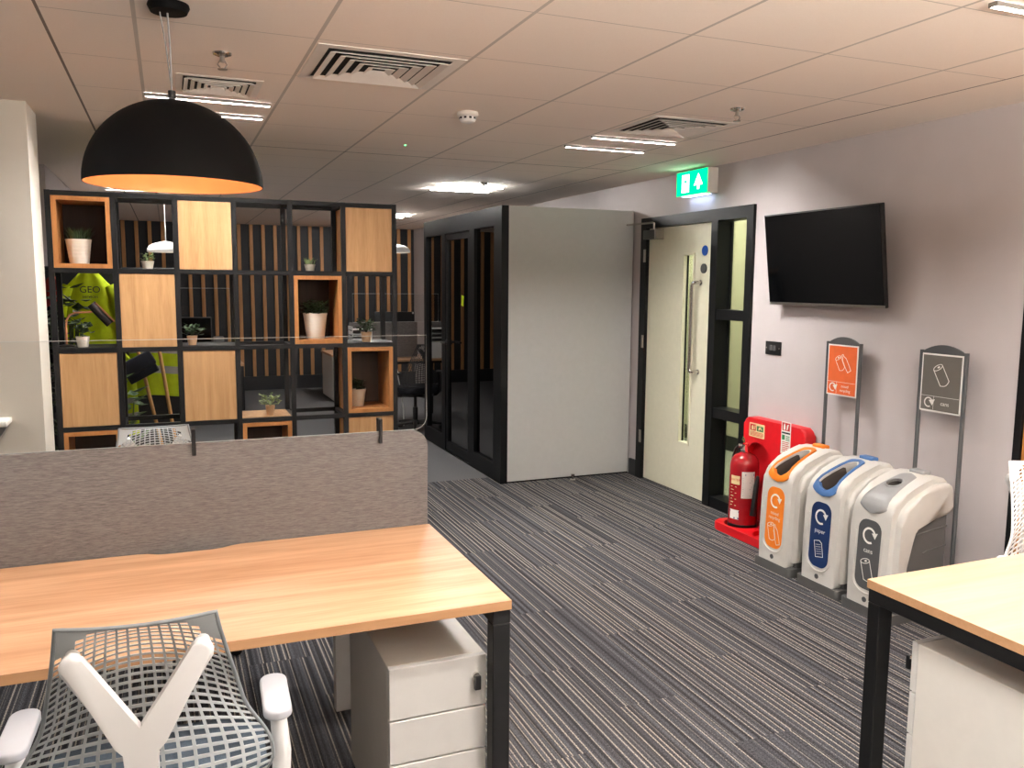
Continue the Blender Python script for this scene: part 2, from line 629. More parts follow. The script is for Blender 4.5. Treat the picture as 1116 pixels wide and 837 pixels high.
# ------------------------------------------------------------------ the setting
H = 2.39
XW = 3.54
YB = 12.65
struct('floor', MB().box(-4.2, XW + 0.2, -3.0, YB + 0.2, -0.1, 0.0), M_carpet, 'grey carpet with pale pinstripes, plain grey further back')
struct('ceiling', MB().box(-4.2, XW + 0.2, -3.0, YB + 0.2, H, H + 0.1), M_ceil, 'suspended ceiling of pale square tiles')
# right wall with the door opening (y 4.478..5.87) and a recess for the oak door near the desk
w = MB()
w.box(XW, XW + 0.2, -3.0, 1.55, 0, H)
w.box(XW, XW + 0.2, 1.55, 2.59, 2.1, H)
w.box(XW, XW + 0.2, 2.59, 4.478, 0, H)
w.box(XW, XW + 0.2, 4.478, 5.87, 2.095, H)
w.box(XW, XW + 0.2, 5.87, YB + 0.2, 0, H)
struct('wall_right', w, M_wall, 'grey painted wall behind the screen and bins')
struct('wall_back', MB().box(-4.2, XW + 0.2, YB, YB + 0.2, 0, H), M_wall_dark, 'near-black end wall behind the oak slats')
struct('wall_left', MB().box(-0.98, -0.78, 6.9, YB, 0, H), M_wall, 'grey wall beyond the shelving')
struct('wall_front', MB().box(-4.4, XW + 0.2, -3.2, -3.0, 0, H), mat('near_wall', (96, 92, 90), 0.8), 'grey wall behind the viewpoint')
struct('wall_aisle', MB().box(-4.4, -4.2, -3.0, 4.53, 0, H), mat('aisle_wall', (120, 114, 110), 0.8), 'grey wall on the far side of the aisle')
pil = struct('wall_left_pillar', MB().box(-4.2, -0.575, 4.53, 4.86, 0, H), M_wall_pale, 'pale square pillar beside the shelving')
struct('baseboard_back', MB().box(-0.78, XW, YB - 0.03, YB, 0, 0.2), M_skirt, 'black skirting under the slat wall')
bb = MB()
bb.box(XW - 0.016, XW, 2.62, 4.47, 0, 0.13)
bb.box(XW - 0.016, XW, 5.875, 5.985, 0, 0.13)
struct('baseboard_right', bb, M_skirt, 'black skirting along the grey wall')
# oak slats on the end wall (countable: one thing each)
k = 0
SLAT_P = 0.1665
for i in range(26):
    x = -0.70 + i * SLAT_P
    if x > 3.48: break
    s = MB().box(x - 0.024, x + 0.024, YB - 0.035, YB - 0.001, 0.2, H - 0.002, 0.003, 1).build('wall_slat', M_slat)
    tag(s, 'one of the upright oak slats on the black end wall', 'slat', 'oak slats on the end wall', 'structure')

# corridor seen through the door glass
struct('floor_corridor', MB().box(XW + 0.2, 6.0, 3.0, 9.0, -0.1, 0.0), mat('corridor_floor', (168, 172, 162), 0.5), 'pale green corridor floor beyond the glass')
cw = MB(); cw.box(4.93, 5.08, 3.0, 9.0, 0, 2.6); cw.box(XW + 0.2, 4.93, 8.8, 9.0, 0, 2.6)
struct('wall_corridor', cw, M_corridor, 'yellowish corridor wall beyond the door glass')
struct('baseboard_corridor', MB().box(4.912, 4.93, 3.0, 8.8, 0, 0.14), M_skirt, 'dark skirting on the corridor wall')
struct('ceiling_corridor', MB().box(XW + 0.2, 6.0, 3.0, 9.0, 2.6, 2.7), M_plaster, 'corridor ceiling')

# ---- door_1: frame, cream leaf, vision panel, side lights
d1 = thing('door_1', 'cream door in a black frame beside narrow glazed side lights', 'door', (XW, 5.17, 0), kind='structure')
DO = (XW, 5.17, 0)
fr = MB()
FX0, FX1 = XW - 0.022, XW + 0.112
fr.box(FX0, FX1, 5.79, 5.87, 0, 2.095)               # hinge-side jamb
fr.box(FX0, FX1, 4.478, 4.545, 0, 2.095)             # far jamb by the bins
fr.box(FX0, FX1, 4.545, 5.79, 2.015, 2.095)          # head
fr.box(FX0, FX1, 4.855, 4.93, 0, 2.015)              # mullion
fr.box(FX0 + 0.01, FX1, 4.545, 4.855, 1.335, 1.405)  # upper transom
fr.box(FX0 + 0.01, FX1, 4.545, 4.855, 0.645, 0.715)  # lower transom
fr.box(FX0 + 0.01, FX1, 4.545, 4.855, 0, 0.075)
fr.build('door_frame', M_frame, d1, DO)
leaf = MB().box(XW + 0.005, XW + 0.05, 4.935, 5.785, 0.008, 2.01, 0.002, 1).build('door_leaf', M_door, d1, DO)
ct = MB().box(XW - 0.02, XW + 0.08, 5.159, 5.291, 0.394, 1.796).build('cut', M_door, d1, DO)
bpy.context.view_layer.update()
boolean(leaf, [ct])
vp = MB()
for (a, b_, c, d) in ((5.15, 5.165, 0.385, 1.805), (5.285, 5.3, 0.385, 1.805), (5.165, 5.285, 0.385, 0.40), (5.165, 5.285, 1.79, 1.805)):
    vp.box(XW - 0.004, XW + 0.046, a, b_, c, d, 0.002, 1)
vf = vp.build('vision_panel_bead', M_door, leaf, DO)
MB().box(XW + 0.026, XW + 0.040, 5.279, 5.2848, 0.4005, 1.7895).build('glazing_gasket', M_frame, vf, DO)
MB().box(XW + 0.041, XW + 0.045, 5.165, 5.285, 0.40, 1.79).build('vision_pane', M_pane, leaf, DO)
hd = MB()
hy = 5.10
hd.tube([(XW + 0.005, hy - 0.03, 1.59), (XW - 0.05, hy - 0.03, 1.59), (XW - 0.062, hy - 0.028, 1.585), (XW - 0.066, hy - 0.02, 1.57), (XW - 0.066, hy - 0.02, 1.0), (XW - 0.066, hy - 0.02, 0.965), (XW - 0.062, hy - 0.028, 0.95), (XW - 0.05, hy - 0.03, 0.945), (XW + 0.005, hy - 0.03, 0.945)], 0.014, 12)
for z in (1.59, 0.945):
    hd.cyl((XW + 0.006, hy - 0.03, z), (XW - 0.002, hy - 0.03, z), 0.02)
tag(hd.build('pull_handle', M_chrome, leaf, DO), 'tall brushed steel pull handle')
MB().cyl((XW + 0.006, 5.033, 1.817), (XW + 0.002, 5.033, 1.817), 0.036, n=32).build('fire_door_disc', M_blue_disc, leaf, DO)
lk = MB().cyl((XW + 0.006, 5.036, 1.69), (XW - 0.004, 5.036, 1.69), 0.034, n=32)
lk.build('lock_disc', M_grey_disc, leaf, DO)
for z in (1.80, 1.12, 0.35):
    hb = MB().cyl((XW - 0.03, 5.789, z - 0.05), (XW - 0.03, 5.789, z + 0.05), 0.007)
    hb.box(XW - 0.026, XW - 0.021, 5.79, 5.82, z - 0.05, z + 0.05)
    hb.build('hinge', M_steel, d1, DO)
cl = MB().box(XW - 0.065, XW + 0.004, 5.60, 5.77, 1.925, 1.995, 0.004, 2)
clo = cl.build('door_closer', M_grey_disc, leaf, DO)
MB().box(XW - 0.069, XW + 0.004, 5.572, 5.599, 1.922, 1.998, 0.003, 1).build('end_cap', M_steel, clo, DO)
ca = MB().tube([(XW - 0.045, 5.64, 1.99), (XW - 0.045, 5.64, 2.045), (XW - 0.05, 5.66, 2.05), (XW - 0.085, 5.985, 2.05)], 0.008, 8)
ca.build('closer_arm', M_steel, clo, DO)
w1 = thing('window_1', 'narrow three-pane side light beside the cream door', 'window', (XW + 0.1, 4.70, 0), kind='structure')
for z0, z1 in ((1.405, 2.015), (0.715, 1.335), (0.075, 0.645)):
    MB().box(XW + 0.105, XW + 0.111, 4.545, 4.855, z0, z1).build('pane', M_pane, w1, (XW + 0.1, 4.70, 0))
    b4 = MB()
    b4.box(XW + 0.088, XW + 0.104, 4.545, 4.553, z0, z1); b4.box(XW + 0.088, XW + 0.104, 4.847, 4.855, z0, z1)
    b4.build('glazing_bead', M_frame, w1, (XW + 0.1, 4.70, 0))
# oak door further along the same wall, cut by the frame of the photograph
d2 = thing('door_2', 'oak veneered door by the white mesh chair', 'door', (XW, 2.07, 0), kind='structure')
f2 = MB(); f2.box(XW - 0.012, XW + 0.15, 2.555, 2.59, 0, 2.1); f2.box(XW - 0.012, XW + 0.15, 1.55, 1.585, 0, 2.1); f2.box(XW - 0.012, XW + 0.15, 1.585, 2.555, 2.065, 2.1)
f2.build('door_frame', M_frame, d2, (XW, 2.07, 0))
MB().box(XW - 0.002, XW + 0.045, 1.588, 2.553, 0.006, 2.062, 0.002, 1).build('door_leaf', M_cupboard, d2, (XW, 2.07, 0))
MB().box(XW + 0.15, XW + 0.2, 1.55, 2.59, 0, 2.1).build('door_lining', M_frame, d2, (XW, 2.07, 0))

# ------------------------------------------------------------------ ceiling fittings
FIN = 0.014
M_fin = mat('fixture_trim', (120, 116, 110), 0.6, var=0.02)
def led_pair(name_y, x0, y0, m, label, w=0.53, gap=0.34, fins=True):
    t = thing('linear_light', label, 'ceiling light', (x0 + w / 2, y0 + gap / 2, H))
    off = (x0 + w / 2, y0 + gap / 2, H)
    for yy in (y0, y0 + gap):
        if not fins:
            MB().box(x0 - 0.006, x0 + w + 0.006, yy - 0.018, yy + 0.018, H - 0.004, H - 0.0005).build('trim', M_ventw, t, off)
            MB().box(x0, x0 + w, yy - 0.012, yy + 0.012, H - 0.016, H - 0.0042, 0.003, 2).build('diffuser', m, t, off)
            continue
        h = MB()
        for a_, b_ in ((yy - 0.015, yy - 0.011), (yy + 0.011, yy + 0.015)):
            h.box(x0 - 0.004, x0 + w + 0.004, a_, b_, H - FIN, H - 0.0005)
        for a_, b_ in ((x0 - 0.004, x0), (x0 + w, x0 + w + 0.004)):
            h.box(a_, b_, yy - 0.011, yy + 0.011, H - FIN, H - 0.0005)
        h.build('trim', M_fin, t, off)
        MB().box(x0, x0 + w, yy - 0.0108, yy + 0.0108, H - 0.003, H - 0.0005).build('diffuser', m, t, off)
    return t
led_pair('a', -0.06, 4.12, M_led, 'pair of slim linear lights in the ceiling behind the black dome lamp')
led_pair('b', 2.21, 4.23, M_led, 'pair of slim linear lights beside the vent near the exit sign')
led_pair('c', 2.24, 1.47, M_led, 'pair of slim linear lights above the pale desk')
led_pair('d', 0.9, 1.1, M_led, 'pair of slim linear lights above the mesh chair')
led_pair('e', -0.06, -1.1, M_led, 'pair of slim linear lights at the near end of the room')
led_pair('f', 2.20, -0.9, M_led, 'pair of slim linear lights near the entrance end')
led_pair('i', -2.3, 2.2, M_led, 'pair of slim linear lights over the aisle by the pillar')
led_pair('g', 2.14, 6.75, M_led_far, 'pair of bright linear lights above the glazed booth', fins=False)
led_pair('h', -0.48, 8.05, M_led_far, 'pair of bright linear lights above the coat rail')
led_pair('k', -0.06, 6.0, M_led_far, 'extra hidden pair of linear lights added to brighten the hi-vis jacket')  # added behind the dome lamp to brighten the garments
led_pair('l', 2.2, 9.9, M_led_far, 'extra pair of linear lights added over the paper-tray desk to brighten the far room', fins=False)  # added pair, lifts the brightness towards the slat wall
led_pair('j', -0.06, 7.1, M_led_far, 'extra hidden pair of linear lights added to brighten the far room')  # added out of sight behind the dome, brightens the far office

def vent(x0, x1, y0, y1, label):
    cx, cy = (x0 + x1) / 2, (y0 + y1) / 2
    t = thing('air_vent', label, 'air vent', (cx, cy, H))
    a, b_ = (x1 - x0) / 2, (y1 - y0) / 2
    def ring(mb, ka, za, kb, zb, th=0.0):
        P = []
        for (kx, z) in ((ka, za), (kb, zb)):
            P.append([mb.bm.verts.new((sx * a * kx, sy * b_ * kx, z)) for sx, sy in ((-1, -1), (1, -1), (1, 1), (-1, 1))])
        for i in range(4):
            j = (i + 1) % 4
            mb.bm.faces.new([P[0][i], P[0][j], P[1][j], P[1][i]])
    f = MB()
    ring(f, 0.99, -0.0005, 0.985, -0.003); ring(f, 0.985, -0.003, 0.84, -0.003); ring(f, 0.84, -0.003, 0.83, -0.001)
    f.build('frame', M_ventw, t, smooth=False)
    lv = MB()
    for q in range(5):
        k0 = 0.81 - q * 0.155
        ring(lv, k0, -0.012, k0 - 0.085, -0.003); ring(lv, k0 - 0.085, -0.003, k0 - 0.10, -0.0035); ring(lv, k0 - 0.10, -0.0035, k0 - 0.012, -0.014); ring(lv, k0 - 0.012, -0.014, k0, -0.012)
    lv.build('louvre', M_ventw, t, smooth=False)
    v = MB(); v.quad([(-a * .85, -b_ * .85, -0.0015), (a * .85, -b_ * .85, -0.0015), (a * .85, b_ * .85, -0.0015), (-a * .85, b_ * .85, -0.0015)])
    v.build('backing', M_ventdark, t)
    return t
vent(0.51, 1.06, 3.02, 3.54, 'large square louvred vent right of the black dome lamp')
vent(0.06, 0.40, 3.67, 4.0, 'small square louvred vent behind the black dome lamp')
vent(2.22, 2.72, 3.6, 4.07, 'square louvred vent next to the linear lights by the exit sign')

sd = thing('smoke_detector', 'white round smoke detector on the ceiling between two vents', 'smoke detector', (1.371, 3.905 + 0.02, H))
MB().lathe([(0, 0), (0.05, 0), (0.052, -0.012), (0.048, -0.02), (0.040, -0.022)], n=32).build('base', M_ventw, sd)
MB().lathe([(0.040, -0.018), (0.040, -0.034), (0.034, -0.045), (0.018, -0.050), (0, -0.050)], n=32).build('sensor_head', M_tower, sd)
sl = MB()
for i in range(10):
    a = 2 * PI * i / 10
    sl.box(-0.006, 0.006, 0.0385, 0.0415, -0.033, -0.024, M=Matrix.Rotation(a, 4, 'Z'))
sl.build('slots', M_ventdark, sd)
def sprinkler(x, y, label):
    t = thing('sprinkler_head', label, 'sprinkler', (x, y, H))
    MB().lathe([(0, 0), (0.034, 0), (0.032, -0.006), (0.016, -0.012), (0, -0.012)], n=24).build('escutcheon', M_chrome, t)
    s = MB().cyl((0, 0, -0.01), (0, 0, -0.032), 0.009, n=12)
    s.tube([(0.008, 0, -0.026), (0.016, 0, -0.04), (0.005, 0, -0.056)], 0.0028, 6)
    s.tube([(-0.008, 0, -0.026), (-0.016, 0, -0.04), (-0.005, 0, -0.056)], 0.0028, 6)
    s.build('yoke', M_steel, t)
    MB().cyl((0, 0, -0.055), (0, 0, -0.058), 0.017, n=18).build('deflector', M_steel, t)
sprinkler(0.214, 3.30, 'brass-grey sprinkler head above the black dome lamp')
sprinkler(2.49, 3.32, 'small sprinkler head beside the vent near the wall')
sprinkler(2.43, 6.55, 'sprinkler head near the lights above the glazed booth')
li = thing('indicator_light', 'tiny green indicator light on the ceiling', 'indicator', (1.342, 4.97, H))
MB().lathe([(0, 0), (0.012, 0), (0.011, -0.003), (0, -0.003)], n=16).build('bezel', M_ventw, li)
MB().lathe([(0.004, -0.003), (0.003, -0.006), (0, -0.007)], n=10).build('lens', M_greenled, li)

# black dome pendant
PL = (0.034, 2.8, 0)
pl = thing('pendant_lamp', 'large black dome pendant lamp with a copper lining', 'pendant lamp', (0.034, 2.8, 1.862))
R_, HH = 0.257, 0.25
outer = [(0, HH)] + [(R_ * math.sin(t), HH * math.cos(t)) for t in [PI / 2 * i / 24 for i in range(1, 25)]]
inner = [((R_ - 0.004) * math.sin(t), (HH - 0.004) * math.cos(t)) for t in [PI / 2 * i / 24 for i in range(24, 0, -1)]] + [(0, HH - 0.004)]
sh = MB().lathe(outer + [(R_ - 0.002, -0.0005)], n=64).build('lamp_shade', M_lampblack, pl, angle=60)
MB().lathe([(R_ - 0.002, -0.0005)] + inner, n=64).build('shade_lining', M_copper, sh, angle=60)
MB().cyl((0, 0, HH - 0.005), (0, 0, HH + 0.028), 0.011, n=16).build('cap', M_plasticb, pl)
cd = MB().tube([(0, 0, HH + 0.02), (0.0, 0, HH + 0.15), (-0.004, 0, HH + 0.26)], 0.0028, 8)
cd.tube([(0.001, 0, HH + 0.02), (-0.012, 0, HH + 0.16), (-0.026, 0, HH + 0.262)], 0.0018, 6)
cd.build('cord', M_grey, pl)
zc = H - 1.862
MB().lathe([(0, zc), (0.058, zc), (0.06, zc - 0.008), (0.052, zc - 0.024), (0, zc - 0.026)], n=32).build('canopy', M_lampblack, pl)
MB().cyl((0, 0, HH - 0.06), (0, 0, HH - 0.004), 0.018, n=16).build('bulb_holder', M_plasticb, pl)
MB().lathe([(0, 0.10), (0.02, 0.104), (0.032, 0.125), (0.034, 0.145), (0.026, 0.17), (0.014, 0.192), (0, 0.192)], n=20).build('bulb', M_bulb, pl)

# small white pendants over the far desks
def white_pendant(x, y, z, label):
    t = thing('pendant_lamp', label, 'pendant lamp', (x, y, z), 0, 'white pendants over the far desks')
    prof = [(0, 0.088), (0.02, 0.086), (0.06, 0.076), (0.11, 0.062), (0.145, 0.042), (0.162, 0.016), (0.166, -0.010), (0.160, -0.016), (0.154, -0.012), (0.154, 0.012), (0.138, 0.034), (0.105, 0.052), (0.0, 0.065)]
    s = MB().lathe(prof, n=36).build('lamp_shade', M_tower, t, angle=60)
    MB().lathe([(0, 0.0), (0.06, 0.0), (0.06, 0.02), (0, 0.03)], n=24).build('bulb', M_bulb_w, t)
    MB().cyl((0, 0, 0.08), (0, 0, H - z - 0.01), 0.004, n=8).build('cord', M_tower, t)
    MB().lathe([(0, H - z), (0.05, H - z), (0.048, H - z - 0.02), (0, H - z - 0.022)], n=20).build('canopy', M_tower, t)
white_pendant(0.0, 8.5, 1.855, 'small white pendant lamp seen through the shelf above the tiny bushy succulent')
white_pendant(2.50, 9.7, 1.94, 'small white pendant lamp hanging between the shelving and the glazed booth')

# ------------------------------------------------------------------ exit sign
es = thing('exit_sign', 'lit green exit sign with running figure and upward arrow above the door', 'exit sign', (3.495, 5.09, 2.2))
EO = (3.495, 5.09, 2.2)
MB().box(3.455, XW - 0.001, 4.90, 5.285, 2.205, 2.378, 0.004, 2).build('housing', M_ventw, es, EO)
MB().box(3.50, XW - 0.001, 5.286, 5.325, 2.29, 2.37, 0.003, 1).build('gear_box', M_ventw, es, EO)
MB().box(3.452, 3.4545, 4.906, 5.279, 2.209, 2.374).build('face', M_exit_g, es, EO)
fx = lambda u, v, w: (3.4515 - w, 5.092 - u, 2.29 + v)
dr = MB()
dr.prism([(-0.118, -0.062), (-0.03, -0.062), (-0.03, 0.062), (-0.118, 0.062)], 0, 0.0008, fx)
dr.build('doorway_pictogram', M_exit_w, es, EO)
man = MB()
fg = lambda u, v, w: (3.4504 - w, 5.092 - u, 2.29 + v)
man.prism([(-0.073 + 0.008 * math.cos(a), 0.038 + 0.008 * math.sin(a)) for a in [2 * PI * i / 10 for i in range(10)]], 0, 0.0004, fg)
man.prism([(-0.086, 0.024), (-0.062, 0.026), (-0.064, -0.004), (-0.078, -0.006)], 0, 0.0004, fg)
man.prism([(-0.066, 0.024), (-0.045, 0.006), (-0.050, 0.001), (-0.069, 0.015)], 0, 0.0004, fg)
man.prism([(-0.084, 0.024), (-0.100, 0.008), (-0.096, 0.002), (-0.079, 0.014)], 0, 0.0004, fg)
man.prism([(-0.072, -0.004), (-0.052, -0.022), (-0.058, -0.05), (-0.064, -0.05), (-0.061, -0.024), (-0.078, -0.008)], 0, 0.0004, fg)
man.prism([(-0.078, -0.004), (-0.082, -0.028), (-0.106, -0.036), (-0.106, -0.03), (-0.088, -0.022), (-0.086, -0.002)], 0, 0.0004, fg)
man.build('running_figure', M_exit_g, es, EO)
ar = MB().prism([(0.0825 - 0.013, -0.05), (0.0825 + 0.013, -0.05), (0.0825 + 0.013, -0.022), (0.0825 + 0.052, -0.022), (0.0825, 0.058), (0.0825 - 0.052, -0.022), (0.0825 - 0.013, -0.022)], 0, 0.0008, fx)
ar.build('arrow', M_exit_w, es, EO)
MB().box(3.46, 3.52, 4.95, 5.22, 2.202, 2.2045).build('downlight', M_exit_strip, es, EO)
gl = MB().lathe([(0.006, 0), (0.005, -0.006), (0, -0.008)], (3.475, 4.915, 2.2045), n=10).build('status_light', M_greenled, es, EO)

# ------------------------------------------------------------------ wall television (tilted forward)
TVY0, TVY1 = 3.275, 4.185
tvc = (3.44, (TVY0 + TVY1) / 2 + 0.025, 1.73)
tv = thing('television', 'black flat television tilted forward on the grey wall', 'television', tvc)
TM = Matrix.Rotation(math.radians(-7.5), 4, 'Y')
hw = (TVY1 - TVY0) / 2
b_ = MB().box(-0.020, 0.006, -hw, hw, -0.272, 0.272, 0.004, 2, M=TM); b_.box(0.0055, 0.045, -hw * 0.6, hw * 0.6, -0.2, 0.12, 0.006, 2, M=TM)
b_.build('housing', M_plasticb, tv)
MB().box(-0.0225, -0.0202, -hw + 0.008, hw - 0.008, -0.254, 0.264, M=TM).build('screen', M_screen, tv)
MB().box(-0.0215, -0.018, -hw, hw, -0.272, -0.257, 0.001, 1, M=TM).build('lower_bezel', M_steel, tv)
br = MB().box(0.075, 0.099, -0.2, 0.2, -0.13, 0.1, 0.003, 1); br.box(0.02, 0.09, -0.16, -0.12, -0.1, 0.06, 0.003, 1); br.box(0.02, 0.09, 0.12, 0.16, -0.1, 0.06, 0.003, 1)
br.build('wall_bracket', M_black, tv)

# light switch
sw = thing('light_switch', 'small black double light switch plate on the grey wall', 'light switch', (XW, 4.252, 1.18))
SO = (XW, 4.252, 1.18)
MB().box(XW - 0.009, XW - 0.0005, 4.18, 4.324, 1.137, 1.222, 0.003, 2).build('plate', M_plasticb, sw, SO)
for yy in (4.268, 4.236):
    MB().box(XW - 0.014, XW - 0.0092, yy - 0.012, yy + 0.012, 1.164, 1.198, 0.002, 1).build('rocker', M_dgrey, sw, SO)
for yy in (4.312, 4.192):
    MB().cyl((XW - 0.0092, yy, 1.18), (XW - 0.0105, yy, 1.18), 0.004, n=10).build('screw', M_steel, sw, SO)

# ------------------------------------------------------------------ recycling bins
def resample(pts, n):
    P = [Vector((p[0], p[1])) for p in pts]
    L = [0]
    for a, b in zip(P[:-1], P[1:]): L.append(L[-1] + (b - a).length)
    out = []
    for i in range(n):
        s = L[-1] * i / (n - 1)
        k = 0
        while k < len(L) - 2 and L[k + 1] < s: k += 1
        f = (s - L[k]) / max(1e-9, L[k + 1] - L[k])
        out.append(P[k].lerp(P[k + 1], min(1, f)))
    return out
# centre-line of the sloping lid, from the front face over the crest: (depth, height)
LID = [(0.018, 0.490), (0.020, 0.515), (0.026, 0.543), (0.040, 0.568), (0.065, 0.590), (0.11, 0.615), (0.17, 0.642), (0.225, 0.662), (0.262, 0.672), (0.30, 0.676)]
def lid_at(s):
    P = lid_at.P
    f = s * (len(P) - 1); i = min(int(f), len(P) - 2)
    p = P[i].lerp(P[i + 1], f - i)
    q = (P[i + 1] - P[i]).normalized()
    return p, Vector((-q.y, q.x))
lid_at.P = resample(LID, 60)
def recycle_loop(mb, fn, r=0.032, th=0.0085, w=0.0008):
    # open ring with an arrow head, as printed on the labels
    n = 26
    a0, a1 = math.radians(-62), math.radians(-340)
    pts = []
    A = [a0 + (a1 - a0) * i / n for i in range(n + 1)]
    for i in range(n):
        P = [((r - th) * math.cos(A[i]), (r - th) * math.sin(A[i])), (r * math.cos(A[i]), r * math.sin(A[i])), (r * math.cos(A[i + 1]), r * math.sin(A[i + 1])), ((r - th) * math.cos(A[i + 1]), (r - th) * math.sin(A[i + 1]))]
        mb.prism(P, 0, w, fn)
    e = A[-1]
    cxx, cyy = (r - th / 2) * math.cos(e), (r - th / 2) * math.sin(e)
    mb.prism([(cxx - 0.019, cyy + 0.003), (cxx + 0.016, cyy + 0.010), (cxx + 0.002, cyy - 0.022)], 0, w, fn)
def outline(mb, pts, fn, th=0.0022, w=0.0008, closed=True):
    n = len(pts)
    for i in range(n if closed else n - 1):
        a, b = Vector(pts[i]), Vector(pts[(i + 1) % n])
        d = (b - a).normalized() * th * 0.5
        q = Vector((-d.y, d.x))
        mb.prism([tuple(a - d - q), tuple(b + d - q), tuple(b + d + q), tuple(a - d + q)], 0, w, fn)
def rot2(pts, deg, ox=0, oy=0):
    c, s = math.cos(math.radians(deg)), math.sin(math.radians(deg))
    return [(ox + c * x - s * y, oy + s * x + c * y) for x, y in pts]
def can_icon(mb, fn, ox, oy, k=1.0, deg=18):
    w, h = 0.024 * k, 0.048 * k
    body = [(-w, h * .75), (-w, -h * .8)] + [(-w + 2 * w * i / 8, -h * .8 - 0.010 * k * math.sin(PI * i / 8)) for i in range(1, 8)] + [(w, -h * .8), (w, h * .75)]
    top = [(w * math.cos(a), h * .75 + 0.010 * k * math.sin(a)) for a in [2 * PI * i / 16 for i in range(16)]]
    outline(mb, rot2(body, deg, ox, oy), fn, 0.0028 * k, closed=False)
    outline(mb, rot2(top, deg, ox, oy), fn, 0.0028 * k)
    tab = [(0.004 * k + 0.007 * k * math.cos(a), h * .75 + 0.004 * k * math.sin(a)) for a in [2 * PI * i / 8 for i in range(8)]]
    mb.prism(rot2(tab, deg, ox, oy), 0, 0.0008, fn)
def bottle_icon(mb, fn, ox, oy, k=1.0, deg=22):
    p = [(-0.012, -0.05), (0.012, -0.05), (0.014, -0.02), (0.013, 0.018), (0.005, 0.034), (0.005, 0.046), (-0.005, 0.046), (-0.005, 0.034), (-0.013, 0.018), (-0.014, -0.02)]
    outline(mb, rot2([(x * k, y * k) for x, y in p], deg, ox, oy), fn, 0.0026 * k)
def page_icon(mb, fn, ox, oy, deg=12):
    outline(mb, rot2([(-0.026, -0.042), (0.026, -0.042), (0.026, 0.028), (0.012, 0.042), (-0.026, 0.042)], deg, ox, oy), fn, 0.0026)
    for i in range(5):
        outline(mb, rot2([(-0.018, 0.022 - i * 0.012), (0.018, 0.022 - i * 0.012)], deg, ox, oy), fn, 0.0014, closed=False)

